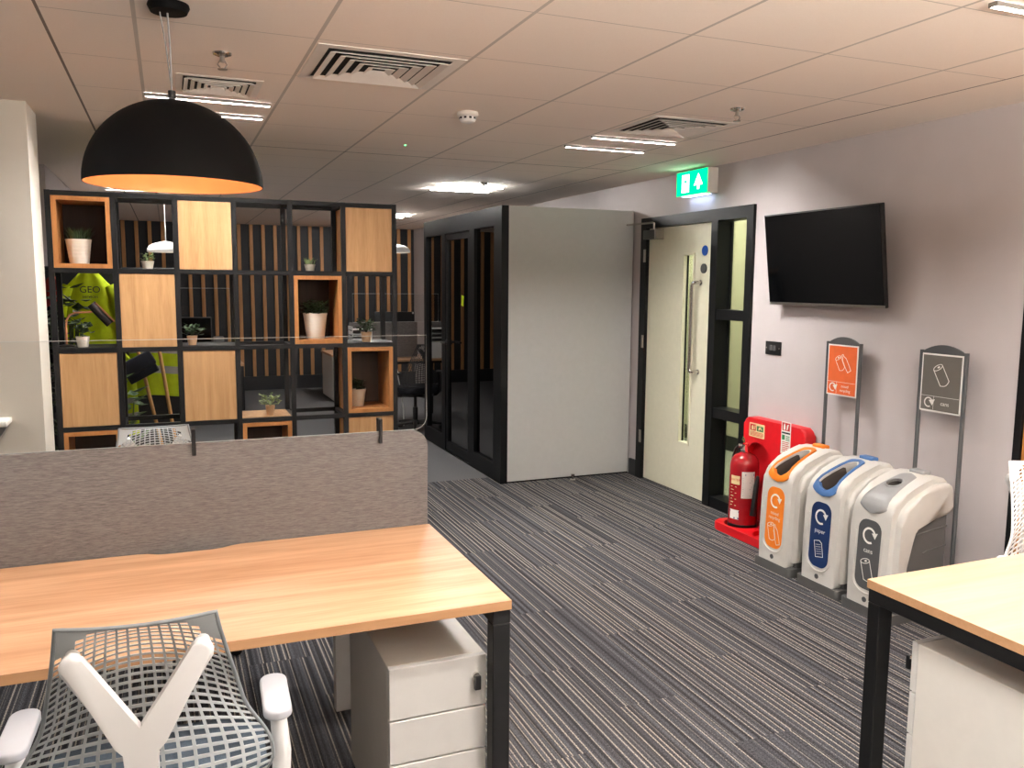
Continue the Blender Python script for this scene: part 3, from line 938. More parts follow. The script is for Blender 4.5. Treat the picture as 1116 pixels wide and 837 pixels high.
M_chute = mat('chute_dark', (58, 52, 48), 0.7, var=0.05)
def make_bin(loc, label, rim_m, lab_m, kind):
    t = thing('recycling_bin', label, 'recycling bin', loc)
    W = 0.152
    # white cover: side profile extruded across the width, with an arch cut for the liner
    prof = [(0.0, 0.045), (0.005, 0.20), (0.012, 0.40), (0.018, 0.490)] + LID[1:] + [(0.345, 0.668), (0.364, 0.652), (0.371, 0.632), (0.368, 0.54), (0.360, 0.502)]
    prof += [(0.26, 0.490), (0.17, 0.480), (0.125, 0.466), (0.098, 0.440), (0.082, 0.395), (0.070, 0.27), (0.060, 0.045)]
    WS = 0.118
    cov = MB().prism(prof, -WS, WS, lambda u, v, w_: (u, w_, v), 0.016, 4, True).build('cover', M_binwhite, t)
    psh = [(0.034, 0.075), (0.037, 0.2), (0.043, 0.40), (0.049, 0.47), (0.057, 0.512), (0.075, 0.545), (0.11, 0.576), (0.17, 0.608), (0.225, 0.631), (0.262, 0.645), (0.30, 0.652), (0.345, 0.649), (0.364, 0.636), (0.371, 0.617), (0.368, 0.54), (0.360, 0.502)]
    psh += [(0.26, 0.490), (0.175, 0.480), (0.140, 0.466), (0.118, 0.440), (0.104, 0.395), (0.094, 0.27), (0.086, 0.075)]
    shell = MB().prism(psh, -W, W, lambda u, v, w_: (u, w_, v), 0.02, 4, True).build('side_shell', M_binwhite, t)
    # opening cut down through the sloping top
    mouth = kind != 'round'
    if mouth:
        s0i, s1i = 0.12, 0.83
        def inner_w(s):
            q = (s - s0i) / (s1i - s0i)
            fr_ = min(1.0, max(0.0, q / 0.16)) ** 0.5
            bk_ = min(1.0, max(0.0, (1 - q) / 0.12)) ** 0.5
            return (0.066 - 0.036 * q) * max(0.06, fr_) * max(0.06, bk_)
        outl = []
        for i in range(20):
            s = s0i + (s1i - s0i) * i / 19
            p, nn = lid_at(s)
            outl.append((p, nn, max(0.004, inner_w(s) * 0.985)))
        loop = [(o[0].x, o[2], o[0].y) for o in outl] + [(o[0].x, -o[2], o[0].y) for o in outl[::-1]]
        def mouth_cutter():
            return cut_mesh().build('cut', M_binwhite, t, smooth=False)
        def cut_mesh():
            cm = MB()
            up = [cm.bm.verts.new((a - 0.03, b, c + 0.06)) for a, b, c in loop]
            dn = [cm.bm.verts.new((a + 0.03, b, c - 0.17)) for a, b, c in loop]
            cm.bm.faces.new(up); cm.bm.faces.new(dn[::-1])
            for i in range(len(loop)):
                j = (i + 1) % len(loop)
                cm.bm.faces.new([up[i], dn[i], dn[j], up[j]])
            bmesh.ops.triangulate(cm.bm, faces=cm.bm.faces[:])
            return cm
        cut = mouth_cutter()
        boolean(cov, [cut])
        boolean(shell, [mouth_cutter()])
        li_ = MB()
        lp = [(o[0].x, o[2] * 0.96, o[0].y) for o in outl] + [(o[0].x, -o[2] * 0.96, o[0].y) for o in outl[::-1]]
        A_ = [li_.bm.verts.new((a + 0.0005, b, c - 0.012)) for a, b, c in lp]
        B_ = [li_.bm.verts.new((a + 0.028, b, c - 0.165)) for a, b, c in lp]
        for i in range(len(lp)):
            j = (i + 1) % len(lp)
            li_.bm.faces.new([A_[i], A_[j], B_[j], B_[i]])
        li_.bm.faces.new(B_)
        bmesh.ops.triangulate(li_.bm, faces=[f for f in li_.bm.faces if len(f.verts) > 4])
        li_.build('chute', M_chute, cov, smooth=False)
    # coloured surround that follows the lid
    rim = MB()
    s0, s1 = 0.03, 0.88
    n = 40
    def oww(s):
        q = (s - s0) / (s1 - s0)
        front = min(1.0, (q / 0.10)) ** 0.5 if q < 0.10 else 1.0
        back = min(1.0, ((1 - q) / 0.06)) ** 0.5 if q > 0.94 else 1.0
        return (0.086 - 0.040 * q) * max(0.05, front) * max(0.05, back)
    rows = []
    cols = 14
    for i in range(n + 1):
        s = s0 + (s1 - s0) * i / n
        p, nn = lid_at(s)
        rows.append((s, p, nn, oww(s)))
    def inside(u_s, y):
        if mouth:
            return s0i < u_s < s1i and abs(y) < inner_w(u_s)
        cx_, = (0.52,)
        return ((u_s - cx_) / 0.14) ** 2 + (y / 0.040) ** 2 < 1
    if mouth:
        # ring: outer edge and inner edge strips on both sides, joined at the ends
        def pt(s, y, h):
            p, nn = lid_at(s)
            return (p.x + nn.x * h, y, p.y + nn.y * h)
        m_ = 36
        prof_o, prof_i = [], []
        for i in range(m_ + 1):
            q = i / m_
            so = s0 + (s1 - s0) * q
            si = s0i + (s1i - s0i) * q
            prof_o.append((so, oww(so)))
            prof_i.append((si, inner_w(si)))
        for sgn in (-1, 1):
            V = []
            for (so, wo), (si, wi) in zip(prof_o, prof_i):
                V.append([rim.bm.verts.new(pt(so, sgn * wo, -0.001)), rim.bm.verts.new(pt(so, sgn * wo * 0.97, 0.006)), rim.bm.verts.new(pt(0.5 * so + 0.5 * si, sgn * (wo + wi) / 2, 0.009)), rim.bm.verts.new(pt(si, sgn * wi * 1.02, 0.004)), rim.bm.verts.new(pt(si, sgn * wi * 0.98, -0.02))])
            for A, B in zip(V[:-1], V[1:]):
                for c in range(4):
                    rim.bm.faces.new([A[c], A[c + 1], B[c + 1], B[c]])
            if sgn == -1: ends = (V[0], V[-1])
            else:
                for e in (0, 1):
                    A, B = ends[e], (V[0], V[-1])[e]
                    for c in range(4):
                        rim.bm.faces.new([A[c], B[c], B[c + 1], A[c + 1]])
    else:
        cuts = []
        V = []
        for (s, p, nn, ow) in rows:
            row = []
            for c in range(cols + 1):
                y = ow * (2 * c / cols - 1)
                hgt = 0.0065 * (1 - abs(2 * c / cols - 1) ** 6)
                row.append(rim.bm.verts.new((p.x + nn.x * hgt, y, p.y + nn.y * hgt)))
            V.append(row)
        for A, B in zip(V[:-1], V[1:]):
            for c in range(cols):
                rim.bm.faces.new([A[c], A[c + 1], B[c + 1], B[c]])
    ro = rim.build('lid_surround', rim_m, t, angle=50)
    if not mouth:
        p, nn = lid_at(0.58)
        for tgt in (cov, shell):
            cc = MB().lathe([(0, -0.2), (0.034, -0.2), (0.034, 0.2), (0, 0.2)], (0, 0, 0), n=28)
            M_ = Matrix.Translation((p.x, 0, p.y)) @ Matrix.Rotation(math.radians(-20), 4, 'Y')
            for v in cc.bm.verts: v.co = M_ @ v.co
            cu_ = cc.build('cut', M_binwhite, t)
            # short blind hole
            boolean(tgt, [cu_])
        sm = ro.modifiers.new('s', 'SOLIDIFY'); sm.thickness = 0.004
        cc = MB().lathe([(0, -0.2), (0.034, -0.2), (0.034, 0.2), (0, 0.2)], (0, 0, 0), n=28)
        for v in cc.bm.verts: v.co = M_ @ v.co
        boolean(ro, [cc.build('cut', M_binwhite, t)])
        ch_ = MB().lathe([(0.033, -0.004), (0.033, -0.19), (0, -0.19)], n=28)
        for v in ch_.bm.verts: v.co = M_ @ v.co
        ch_.build('chute', M_chute, cov)
        # flared collar round the hole
        cl_ = MB().lathe([(0.034, -0.03), (0.034, 0.002), (0.038, 0.010), (0.044, 0.008), (0.046, 0.0)], n=28)
        for v in cl_.bm.verts: v.co = M_ @ v.co
        cl_.build('hole_collar', rim_m, ro)
    # liner box showing under the arch
    ln = MB().prism([(0.05, 0.03), (0.06, 0.46), (0.20, 0.505), (0.345, 0.51), (0.352, 0.03)], -W + 0.012, W - 0.012, lambda u, v, w_: (u, w_, v), 0.008, 2, True)
    lno = ln.build('liner', M_bindark, t)
    for s in (-1, 1):
        gv = MB()
        gv.tube([(0.105, s * (W - 0.011), 0.395), (0.13, s * (W - 0.011), 0.418), (0.345, s * (W - 0.011), 0.445)], 0.004, 6)
        gv.build('upper_rib', M_bindark, lno)
        MB().tube([(0.20, s * (W - 0.011), 0.325), (0.225, s * (W - 0.011), 0.335), (0.345, s * (W - 0.011), 0.352)], 0.0035, 6).build('lower_rib', M_bindark, lno)
    MB().prism(rrect(-0.004, 0.36, -W + 0.002, W - 0.002, 0.02), 0.0, 0.047, lambda u, v, w_: (u, v, w_), 0.004, 2).build('plinth', M_bindark, t)
    # hinge knob at the back of the lid
    MB().box(0.285, 0.335, -0.045, 0.045, 0.668, 0.690, 0.008, 3).build('lid_latch', rim_m, t)
    # front label: plate leaning with the face
    def face(u, v, w_):
        z = 0.30 + v
        if z < 0.2: x = 0.0 + (z - 0.045) / 0.155 * 0.005
        elif z < 0.4: x = 0.005 + (z - 0.2) / 0.2 * 0.007
        else: x = 0.012 + (z - 0.4) / 0.09 * 0.006
        return (x - w_, -u, z)
    lb = MB().prism(rrect(-0.069, 0.069, -0.172, 0.168, 0.05, 6), -0.001, 0.0016, face).build('label_plate', lab_m, t)
    bead = MB().tube([face(u, v, 0.001) for u, v in [(-0.082, 0.10), (-0.082, -0.13)] + [(-0.082 + 0.082 * (1 - math.cos(a)), -0.13 - 0.062 * math.sin(a)) for a in [PI * i / 12 for i in range(1, 12)]] + [(0.082, -0.13), (0.082, 0.10)]], 0.0035, 6)
    bead.build('label_moulding', M_binwhite, cov)
    f2_ = lambda u, v, w_: face(u, v, 0.0018 + w_)
    def printed(name, fn_):
        q_ = MB(); fn_(q_); q_.build(name, M_ink_white, lb, smooth=False)
    printed('recycling_symbol', lambda q_: recycle_loop(q_, lambda u, v, w_: f2_(u, v + 0.092, w_), 0.040, 0.010))
    if kind == 'mixed':
        printed('label_lettering', lambda q_: (q_.text('mixed', 0.026, lambda u, v, w_: f2_(u, v + 0.022, w_ + 0.0004)), q_.text('recycling', 0.026, lambda u, v, w_: f2_(u, v - 0.004, w_ + 0.0004))))
        printed('can_icon', lambda q_: can_icon(q_, f2_, -0.016, -0.082, 1.05, 16))
        printed('bottle_icon', lambda q_: bottle_icon(q_, f2_, 0.024, -0.09, 1.15, 20))
    elif kind == 'paper':
        printed('label_lettering', lambda q_: q_.text('paper', 0.032, lambda u, v, w_: f2_(u, v + 0.018, w_ + 0.0004)))
        printed('page_icon', lambda q_: page_icon(q_, f2_, 0.0, -0.075))
    else:
        printed('label_lettering', lambda q_: q_.text('cans', 0.032, lambda u, v, w_: f2_(u, v + 0.018, w_ + 0.0004)))
        printed('can_icon', lambda q_: can_icon(q_, f2_, 0.0, -0.075, 1.15, 18))
    MB().cyl(face(0, -0.222, -0.002), face(0, -0.222, 0.003), 0.013, n=18).build('fixing_stud', M_dgrey, t)
    return t
make_bin((3.05, 3.605, 0), 'white recycling bin with an orange lid surround, next to the fire extinguisher', M_orange, M_orange, 'mixed')
make_bin((3.055, 3.262, 0), 'white recycling bin with a blue lid surround, between the orange and grey ones', M_blue, M_navy, 'paper')
make_bin((3.04, 2.925, 0), 'white recycling bin with a grey lid and round hole, nearest the pale desk', M_grey, M_dgrey, 'round')

def bin_sign(y0, y1, label, sheet_m, kind):
    yc = (y0 + y1) / 2
    t = thing('sign_stand', label, 'sign', (3.47, yc, 0))
    hw_ = (y1 - y0) / 2
    for s in (-1, 1):
        MB().cyl((0, s * (hw_ - 0.010), 0.012), (0, s * (hw_ - 0.010), 1.262), 0.0105, n=14).build('post', M_dgrey, t)
    MB().box(-0.03, 0.045, -hw_ - 0.01, hw_ + 0.01, 0, 0.013, 0.003, 1).build('base_plate', M_bindark, t)
    arch = [(-hw_ + 0.02, 1.235)] + [((hw_ - 0.02) * (2 * i / 14 - 1), 1.258 + 0.034 * (1 - (2 * i / 14 - 1) ** 2)) for i in range(15)] + [(hw_ - 0.02, 1.235)]
    bk = MB().prism(arch, -0.006, 0.006, lambda u, v, w_: (w_, u, v), 0.002, 1, True)
    bk.box(-0.003, 0.005, -hw_ + 0.02, hw_ - 0.02, 0.962, 1.236)
    bk.build('back_panel', M_dgrey, t)
    bd = MB().box(-0.0065, -0.0035, -hw_ + 0.020, hw_ - 0.020, 0.962, 1.248)
    sh_ = bd.build('sign_border', M_ink_white, t)
    MB().box(-0.0085, -0.0066, -hw_ + 0.028, hw_ - 0.028, 0.970, 1.240).build('sign_sheet', sheet_m, t)
    f_ = lambda u, v, w_: (-0.0088 - w_, -u, 1.105 + v)
    def printed(name, fn_):
        q_ = MB(); fn_(q_); q_.build(name, M_ink_white, t, smooth=False)
    printed('rule_line', lambda q_: (outline(q_, [(-hw_ + 0.03, -0.066), (hw_ - 0.03, -0.066)], f_, 0.0016, closed=False), outline(q_, [(-0.035, -0.066), (-0.035, -0.132)], f_, 0.0012, closed=False)))
    printed('recycling_symbol', lambda q_: recycle_loop(q_, lambda u, v, w_: f_(u - 0.064, v - 0.098, w_), 0.025, 0.006))
    if kind == 'mixed':
        printed('can_icon', lambda q_: can_icon(q_, f_, -0.016, 0.04, 0.9, 30))
        printed('bottle_icon', lambda q_: bottle_icon(q_, f_, 0.026, 0.045, 1.1, 32))
        printed('sign_lettering', lambda q_: (q_.text('mixed', 0.022, lambda u, v, w_: f_(u + 0.028, v - 0.088, w_ + 0.0003)), q_.text('recycling', 0.022, lambda u, v, w_: f_(u + 0.03, v - 0.112, w_ + 0.0003))))
    else:
        printed('can_icon', lambda q_: can_icon(q_, f_, 0.0, 0.04, 1.15, 30))
        printed('sign_lettering', lambda q_: q_.text('cans', 0.028, lambda u, v, w_: f_(u + 0.03, v - 0.098, w_ + 0.0003)))
    return t
bin_sign(3.453, 3.716, 'orange recycling poster on two dark posts behind the orange-lidded bin', M_orange2, 'mixed')
bin_sign(2.80, 3.073, 'grey cans poster on two dark posts behind the grey-lidded bin', M_dgrey2, 'cans')

# ------------------------------------------------------------------ fire point
FO = (3.40, 4.12, 0)
fs = thing('extinguisher_stand', 'red moulded fire extinguisher stand with two arched bays', 'fire point', FO)
bp_ = MB().prism(rrect(3.835, 4.405, 0.02, 0.728, 0.045, 6, (0, 0, 1, 1)), 3.452, 3.532, lambda u, v, w_: (w_, u, v), 0.015, 3, True)
back = bp_.build('back_board', M_red, fs, FO)
cuts = []
for (a, b_, top) in ((4.135, 4.385, 0.575), (3.86, 4.11, 0.535)):
    arc = [(a, 0.03), (b_, 0.03)] + [((a + b_) / 2 + (b_ - a) / 2 * math.cos(q), top - 0.13 + 0.13 * math.sin(q)) for q in [PI * i / 14 for i in range(15)]]
    cuts.append(MB().prism(arc, 3.40, 3.508, lambda u, v, w_: (w_, u, v)).build('cut', M_red, fs, FO))
boolean(back, cuts)
tray = MB().prism(rrect(3.232, 3.532, 3.835, 4.42, 0.06, 6, (1, 0, 0, 1)), 0.0, 0.052, lambda u, v, w_: (u, v, w_), 0.014, 3).build('base_tray', M_red, fs, FO)
cuts = []
for yy in (4.272, 3.99):
    cuts.append(MB().cyl((3.365, yy, 0.022), (3.365, yy, 0.09), 0.112, n=36).build('cut', M_red, fs, FO))
boolean(tray, cuts)
fsx = lambda u, v, w_: (3.4515 - w_, 4.266 - u * 1.3, 0.655 + v * 0.92)
card = MB().prism(rrect(-0.062, 0.052, -0.052, 0.045, 0.004, 2), 0, 0.001, fsx).build('fire_point_card', M_cream, fs, FO)
cp = MB(); f1 = lambda u, v, w_: fsx(u, v, w_ + 0.0012)
cp.prism([(-0.055, -0.008), (-0.012, -0.008), (-0.012, 0.036), (-0.055, 0.036)], 0, 0.0004, f1)
for i in range(4):
    cp.prism([(-0.055, -0.016 - i * 0.008), (0.044, -0.016 - i * 0.008), (0.044, -0.020 - i * 0.008), (-0.055, -0.020 - i * 0.008)], 0, 0.0004, f1)
cp.build('card_pictogram', M_ink_red, card, FO)
cg = MB()
cg.prism([(-0.004, -0.006), (0.044, -0.006), (0.044, 0.030), (-0.004, 0.030)], 0, 0.0004, f1)
cg.build('card_green_pictogram', M_ink_green, card, FO)
ce = MB(); f3 = lambda u, v, w_: fsx(u, v, w_ + 0.0018)
ce.prism([(-0.044, -0.002), (-0.028, -0.002), (-0.028, 0.02), (-0.033, 0.028), (-0.039, 0.028), (-0.044, 0.02)], 0, 0.0004, f3)
ce.prism([(-0.022, 0.0), (-0.018, 0.0), (-0.014, 0.03), (-0.02, 0.032)], 0, 0.0004, f3)
ce.prism([(0.008, 0.0), (0.014, 0.0), (0.020, 0.012), (0.032, 0.002), (0.036, 0.006), (0.022, 0.026), (0.010, 0.022)], 0, 0.0004, f3)
ce.build('card_white_symbol', M_cream, card, FO)
tall = lambda u, v, w_: (3.4515 - w_, 4.0 - u * 1.4, 0.65 + v)
c2 = MB().prism(rrect(-0.030, 0.030, -0.10, 0.10, 0.003, 2), 0, 0.001, tall).build('instruction_card', M_paper, fs, FO)
t2 = lambda u, v, w_: tall(u, v, w_ + 0.0012)
q = MB(); q.prism([(-0.024, 0.045), (0.024, 0.045), (0.024, 0.094), (-0.024, 0.094)], 0, 0.0004, t2); q.build('red_block', M_ink_red, c2, FO)
q = MB(); q.prism([(-0.026, 0.026), (0.026, 0.026), (0.026, 0.036), (-0.026, 0.036)], 0, 0.0004, t2); q.build('black_bar', M_ink_black, c2, FO)
q = MB()
q.prism([(-0.024, -0.012), (-0.006, -0.012), (-0.006, 0.018), (-0.024, 0.018)], 0, 0.0004, t2)
for i in range(3): q.prism([(0.0, 0.014 - i * 0.011), (0.024, 0.014 - i * 0.011), (0.024, 0.009 - i * 0.011), (0.0, 0.009 - i * 0.011)], 0, 0.0004, t2)
q.build('green_block', M_ink_green, c2, FO)
q = MB()
for i in range(6): q.prism([(-0.022, -0.024 - i * 0.011), (0.022 - 0.006 * (i % 2), -0.024 - i * 0.011), (0.022 - 0.006 * (i % 2), -0.028 - i * 0.011), (-0.022, -0.028 - i * 0.011)], 0, 0.0004, t2)
q.build('text_lines', M_ink_red, c2, FO)
q = MB(); f4 = lambda u, v, w_: t2(u, v, w_ + 0.0005)
q.prism([(-0.016, 0.05), (-0.004, 0.05), (-0.004, 0.074), (-0.008, 0.088), (-0.012, 0.088), (-0.016, 0.074)], 0, 0.0004, f4)
q.prism([(0.004, 0.05), (0.009, 0.05), (0.016, 0.086), (0.006, 0.082)], 0, 0.0004, f4)
q.build('white_symbol', M_paper, c2, FO)

EX = (3.365, 4.272, 0.0225)
ex = thing('fire_extinguisher', 'red water fire extinguisher standing in the first bay of the red stand', 'fire extinguisher', EX)
r = 0.091
body = MB().lathe([(0, 0.035), (r, 0.035), (r, 0.405), (r * 0.985, 0.43), (r * 0.90, 0.455), (r * 0.70, 0.478), (r * 0.42, 0.492), (0.022, 0.498), (0.022, 0.508), (0, 0.508)], n=48).build('cylinder', M_redcyl, ex, angle=50)
MB().lathe([(0, 0), (r * 0.96, 0), (r + 0.001, 0.008), (r + 0.001, 0.04), (r * 0.97, 0.045), (0, 0.045)], n=48).build('foot_ring', M_plasticb, ex)
MB().lathe([(0, 0.50), (0.026, 0.50), (0.028, 0.512), (0.022, 0.522), (0.017, 0.53), (0.017, 0.548), (0, 0.548)], n=24).build('valve', M_chrome, ex)
ga = MB().cyl((-0.012, 0.015, 0.535), (-0.028, 0.03, 0.535), 0.013, n=16); ga.build('pressure_gauge', M_chrome, ex)
lv = MB().tube([(0.012, -0.01, 0.552), (-0.01, -0.03, 0.560), (-0.055, -0.075, 0.562)], [1, 1, 1], 8, flat=(0.004, 0.009, (0, 0, 1)))
lv.tube([(0.0, -0.012, 0.545), (-0.02, -0.035, 0.535), (-0.045, -0.07, 0.508)], [1, 1, 1], 8, flat=(0.004, 0.008, (0, 0, 1)))
lv.build('squeeze_levers', M_red, ex)
MB().tube([(0.0, 0.01, 0.555), (-0.012, 0.016, 0.575), (-0.004, 0.022, 0.592), (0.006, 0.016, 0.575), (0.0, 0.01, 0.555)], 0.003, 6).build('safety_tag', M_ink_green, ex)
ho = MB().tube([(0.0, 0.018, 0.53), (0.0, 0.05, 0.535), (-0.005, 0.085, 0.505), (-0.01, 0.103, 0.45), (-0.008, 0.105, 0.36), (0.02, 0.102, 0.28), (0.05, 0.10, 0.22)], 0.009, 10)
ho.build('hose', M_plasticb, ex)
nz = MB().tube([(0.022, -0.108, 0.36), (0.010, -0.112, 0.30), (-0.004, -0.115, 0.18), (-0.012, -0.116, 0.11)], [0.010, 0.016, 0.018, 0.020], 14)
nz.build('horn', M_plasticb, ex)
def wrap(a0, a1, z0, z1, rr=0.0008):
    n = 16
    mb = MB()
    V = [[mb.bm.verts.new(((r + rr) * math.cos(a0 + (a1 - a0) * i / n), (r + rr) * math.sin(a0 + (a1 - a0) * i / n), z)) for z in (z0, z1)] for i in range(n + 1)]
    for A, B in zip(V[:-1], V[1:]): mb.bm.faces.new([A[0], B[0], B[1], A[1]])
    return mb
def on_cyl(ac, zc_, rr=0.0016):
    return lambda u, v, w_: ((r + rr + w_) * math.cos(ac + u / r), (r + rr + w_) * math.sin(ac + u / r), zc_ + v)
aC = math.radians(218)   # the side that faces the aisle
wrap(aC - 0.75, aC - 0.02, 0.30, 0.355, 0.0007).build('cream_band', M_cream, body)
mbt = MB().text('WATER', 0.021, on_cyl(aC - 0.38, 0.328)); mbt.build('band_lettering', M_ink_red, body, smooth=False)
wl = wrap(aC + 0.10, aC + 1.02, 0.215, 0.385, 0.0007).build('service_label', M_paper, body)
q = MB(); fL = on_cyl(aC + 0.56, 0.30)
q.prism([(-0.02, 0.060), (0.038, 0.060), (0.038, 0.072), (-0.02, 0.072)], 0, 0.0002, fL); q.build('label_heading', M_ink_blue, wl)
q = MB()
for i in range(9):
    q.prism([(-0.034, 0.045 - i * 0.014), (0.034 - 0.01 * (i % 3), 0.045 - i * 0.014), (0.034 - 0.01 * (i % 3), 0.0425 - i * 0.014), (-0.034, 0.0425 - i * 0.014)], 0, 0.0002, fL)
q.build('label_lines', M_dgrey, wl)
lb = wrap(aC - 0.75, aC - 0.02, 0.075, 0.135, 0.0007).build('blue_label', M_ink_white, body)
q = MB(); fB = on_cyl(aC - 0.38, 0.105)
q.prism([(-0.033, 0.014), (0.033, 0.014), (0.033, 0.026), (-0.033, 0.026)], 0, 0.0002, fB); q.prism([(0.0, -0.028), (0.033, -0.028), (0.033, -0.018), (0.0, -0.018)], 0, 0.0002, fB)
q.build('label_blue_bars', M_ink_blue, lb)
q = MB(); fT = on_cyl(aC - 0.38, 0.24)
for i in range(7): q.prism([(-0.032, 0.045 - i * 0.02), (0.012 - 0.02 * (i % 2), 0.045 - i * 0.02), (0.012 - 0.02 * (i % 2), 0.042 - i * 0.02), (-0.032, 0.042 - i * 0.02)], 0, 0.0002, fT)
q.build('printed_lines', M_cream, body)

# ------------------------------------------------------------------ glazed booth
PY0, PY1, PX0, PX1, PH = 6.0, 8.1, 2.37, 3.525, 2.165
PO = ((PX0 + PX1) / 2, (PY0 + PY1) / 2, 0)
pod = thing('office_booth', 'glazed black-framed office booth with a plain white end panel', 'booth', PO)
MB().box(PX0 + 0.012, PX1, PY0, PY0 + 0.05, 0.012, PH, 0.002, 1).build('end_panel', M_podwhite, pod, PO)
MB().box(PX0, PX1, PY0 + 0.01, PY1, 0, 0.012).build('base', M_black, pod, PO)
pf = MB()
pf.box(PX0, PX0 + 0.06, PY0 - 0.002, PY0 + 0.16, 0, PH)            # corner post
pf.box(PX0 + 0.0005, PX0 + 0.06, PY0 + 0.16, PY1, 2.02, PH)        # head
pf.box(PX0 + 0.0005, PX0 + 0.06, 6.62, 6.74, 0.012, 2.02)
pf.box(PX0 + 0.0005, PX0 + 0.06, 7.42, 7.52, 0.012, 2.02)
pf.box(PX0 + 0.0005, PX0 + 0.06, PY1 - 0.08, PY1, 0.012, 2.02)
pf.box(PX0 + 0.0005, PX0 + 0.06, PY0 + 0.16, 6.62, 0.012, 0.14)
pf.box(PX0 + 0.0005, PX0 + 0.06, 7.52, PY1 - 0.08, 0.012, 0.14)
pf.build('frame', M_frame, pod, PO)
for a, b_ in ((PY0 + 0.16, 6.62), (7.52, PY1 - 0.08)):
    MB().box(PX0 + 0.028, PX0 + 0.036, a, b_, 0.14, 2.02).build('pane', M_podglass, pod, PO)
pd_ = MB()
pd_.box(PX0 + 0.008, PX0 + 0.05, 6.745, 6.80, 0.02, 2.015); pd_.box(PX0 + 0.008, PX0 + 0.05, 7.36, 7.415, 0.02, 2.015)
pd_.box(PX0 + 0.008, PX0 + 0.05, 6.80, 7.36, 1.96, 2.015); pd_.box(PX0 + 0.008, PX0 + 0.05, 6.80, 7.36, 0.02, 0.10)
pdo = pd_.build('booth_door', M_frame, pod, PO)
MB().box(PX0 + 0.026, PX0 + 0.034, 6.80, 7.36, 0.10, 1.96).build('door_pane', M_podglass, pdo, PO)
ph_ = MB().cyl((PX0 + 0.008, 7.385, 1.03), (PX0 - 0.045, 7.385, 1.03), 0.011, n=12)
ph_.tube([(PX0 - 0.045, 7.395, 1.03), (PX0 - 0.046, 7.32, 1.03), (PX0 - 0.046, 7.25, 1.03)], 0.010, 10)
ph_.cyl((PX0 + 0.008, 7.385, 1.03), (PX0 + 0.0, 7.385, 1.03), 0.026, n=18)
ph_.build('door_handle', M_plasticb, pdo, PO)
st_ = MB().prism(rot2([(-0.028, -0.045), (0.028, -0.045), (0.028, 0.045), (-0.028, 0.045)], -10), 0, 0.001, lambda u, v, w_: (PX0 + 0.025 - w_, 6.985 - u, 1.42 + v))
st_.build('door_sticker', M_hivis, pdo, PO)
MB().box(PX0, PX1, PY0 + 0.05, PY1, PH, PH + 0.0).bm.free()
MB().box(PX0 + 0.001, PX1, PY0 + 0.051, PY1, PH - 0.05, PH - 0.001).build('roof', M_black, pod, PO)
MB().box(PX1 - 0.05, PX1 - 0.001, PY0 + 0.051, PY1 - 0.05, 0.012, PH - 0.05).build('side_wall', M_wall_dark, pod, PO)
MB().box(PX0 + 0.061, PX1 - 0.001, PY1 - 0.05, PY1 - 0.001, 0.012, PH - 0.05).build('rear_wall', M_wall_dark, pod, PO)
MB().box(PX0 + 0.061, PX1 - 0.051, PY0 + 0.051, PY0 + 0.06, 0.012, PH - 0.05).build('panel_lining', M_wall_dark, pod, PO)
# stool inside the booth
STO = (2.78, 6.75, 0.012)
sto = thing('stool', 'dark-seated stool with splayed wooden legs inside the glazed booth', 'stool', STO)
MB().lathe([(0, 0.40), (0.16, 0.40), (0.175, 0.42), (0.17, 0.45), (0.12, 0.46), (0, 0.462)], n=32).build('seat', M_seat, sto)
for i in range(4):
    a = PI / 4 + PI / 2 * i
    MB().cyl((0.19 * math.cos(a), 0.19 * math.sin(a), 0), (0.09 * math.cos(a), 0.09 * math.sin(a), 0.405), 0.011, 0.015, n=12).build('leg', M_handle, sto)
# floor door-stop in front of the booth
ds = thing('door_stop', 'small chrome door stop on the carpet before the white booth panel', 'door stop', (2.975, 5.93, 0))
MB().cyl((0, 0, 0), (0, 0, 0.006), 0.022, n=18).build('base_plate', M_steel, ds)
MB().lathe([(0.008, 0.006), (0.008, 0.03), (0.015, 0.034), (0.015, 0.048), (0, 0.052)], n=16).build('stop_head', M_chrome, ds)

# ------------------------------------------------------------------ shelving divider
SY0, SY1 = 4.85, 5.17
XS = [-0.545 + 0.2975 * i for i in range(7)]
ZS = [2.012, 1.622, 1.208, 0.795, 0.385, 0.02]
SO_ = (XS[3], (SY0 + SY1) / 2, 0)
shf = thing('shelving_divider', 'tall black metal grid shelving with oak cubes dividing the office', 'shelving', SO_)
pw = 0.013
for i, x in enumerate(XS):
    for y in (SY0 + pw, SY1 - pw):
        MB().box(x - pw, x + pw, y - pw, y + pw, 0, ZS[0] + pw).build('upright', M_black, shf, SO_)
rl = MB()
for z in ZS:
    for y in (SY0 + pw, SY1 - pw):
        rl.box(XS[0], XS[-1], y - pw + 0.0008, y + pw - 0.0008, z - pw + 0.001, z + pw - 0.001)
    for x in XS:
        rl.box(x - pw + 0.001, x + pw - 0.001, SY0 + 0.02, SY1 - 0.02, z - pw + 0.002, z + pw - 0.002)
rl.build('rails', M_black, shf, SO_)
def cell(c, r):
    return XS[c] + pw + 0.0012, XS[c + 1] - pw - 0.0012, ZS[r + 1] + pw, ZS[r] - pw - 0.001
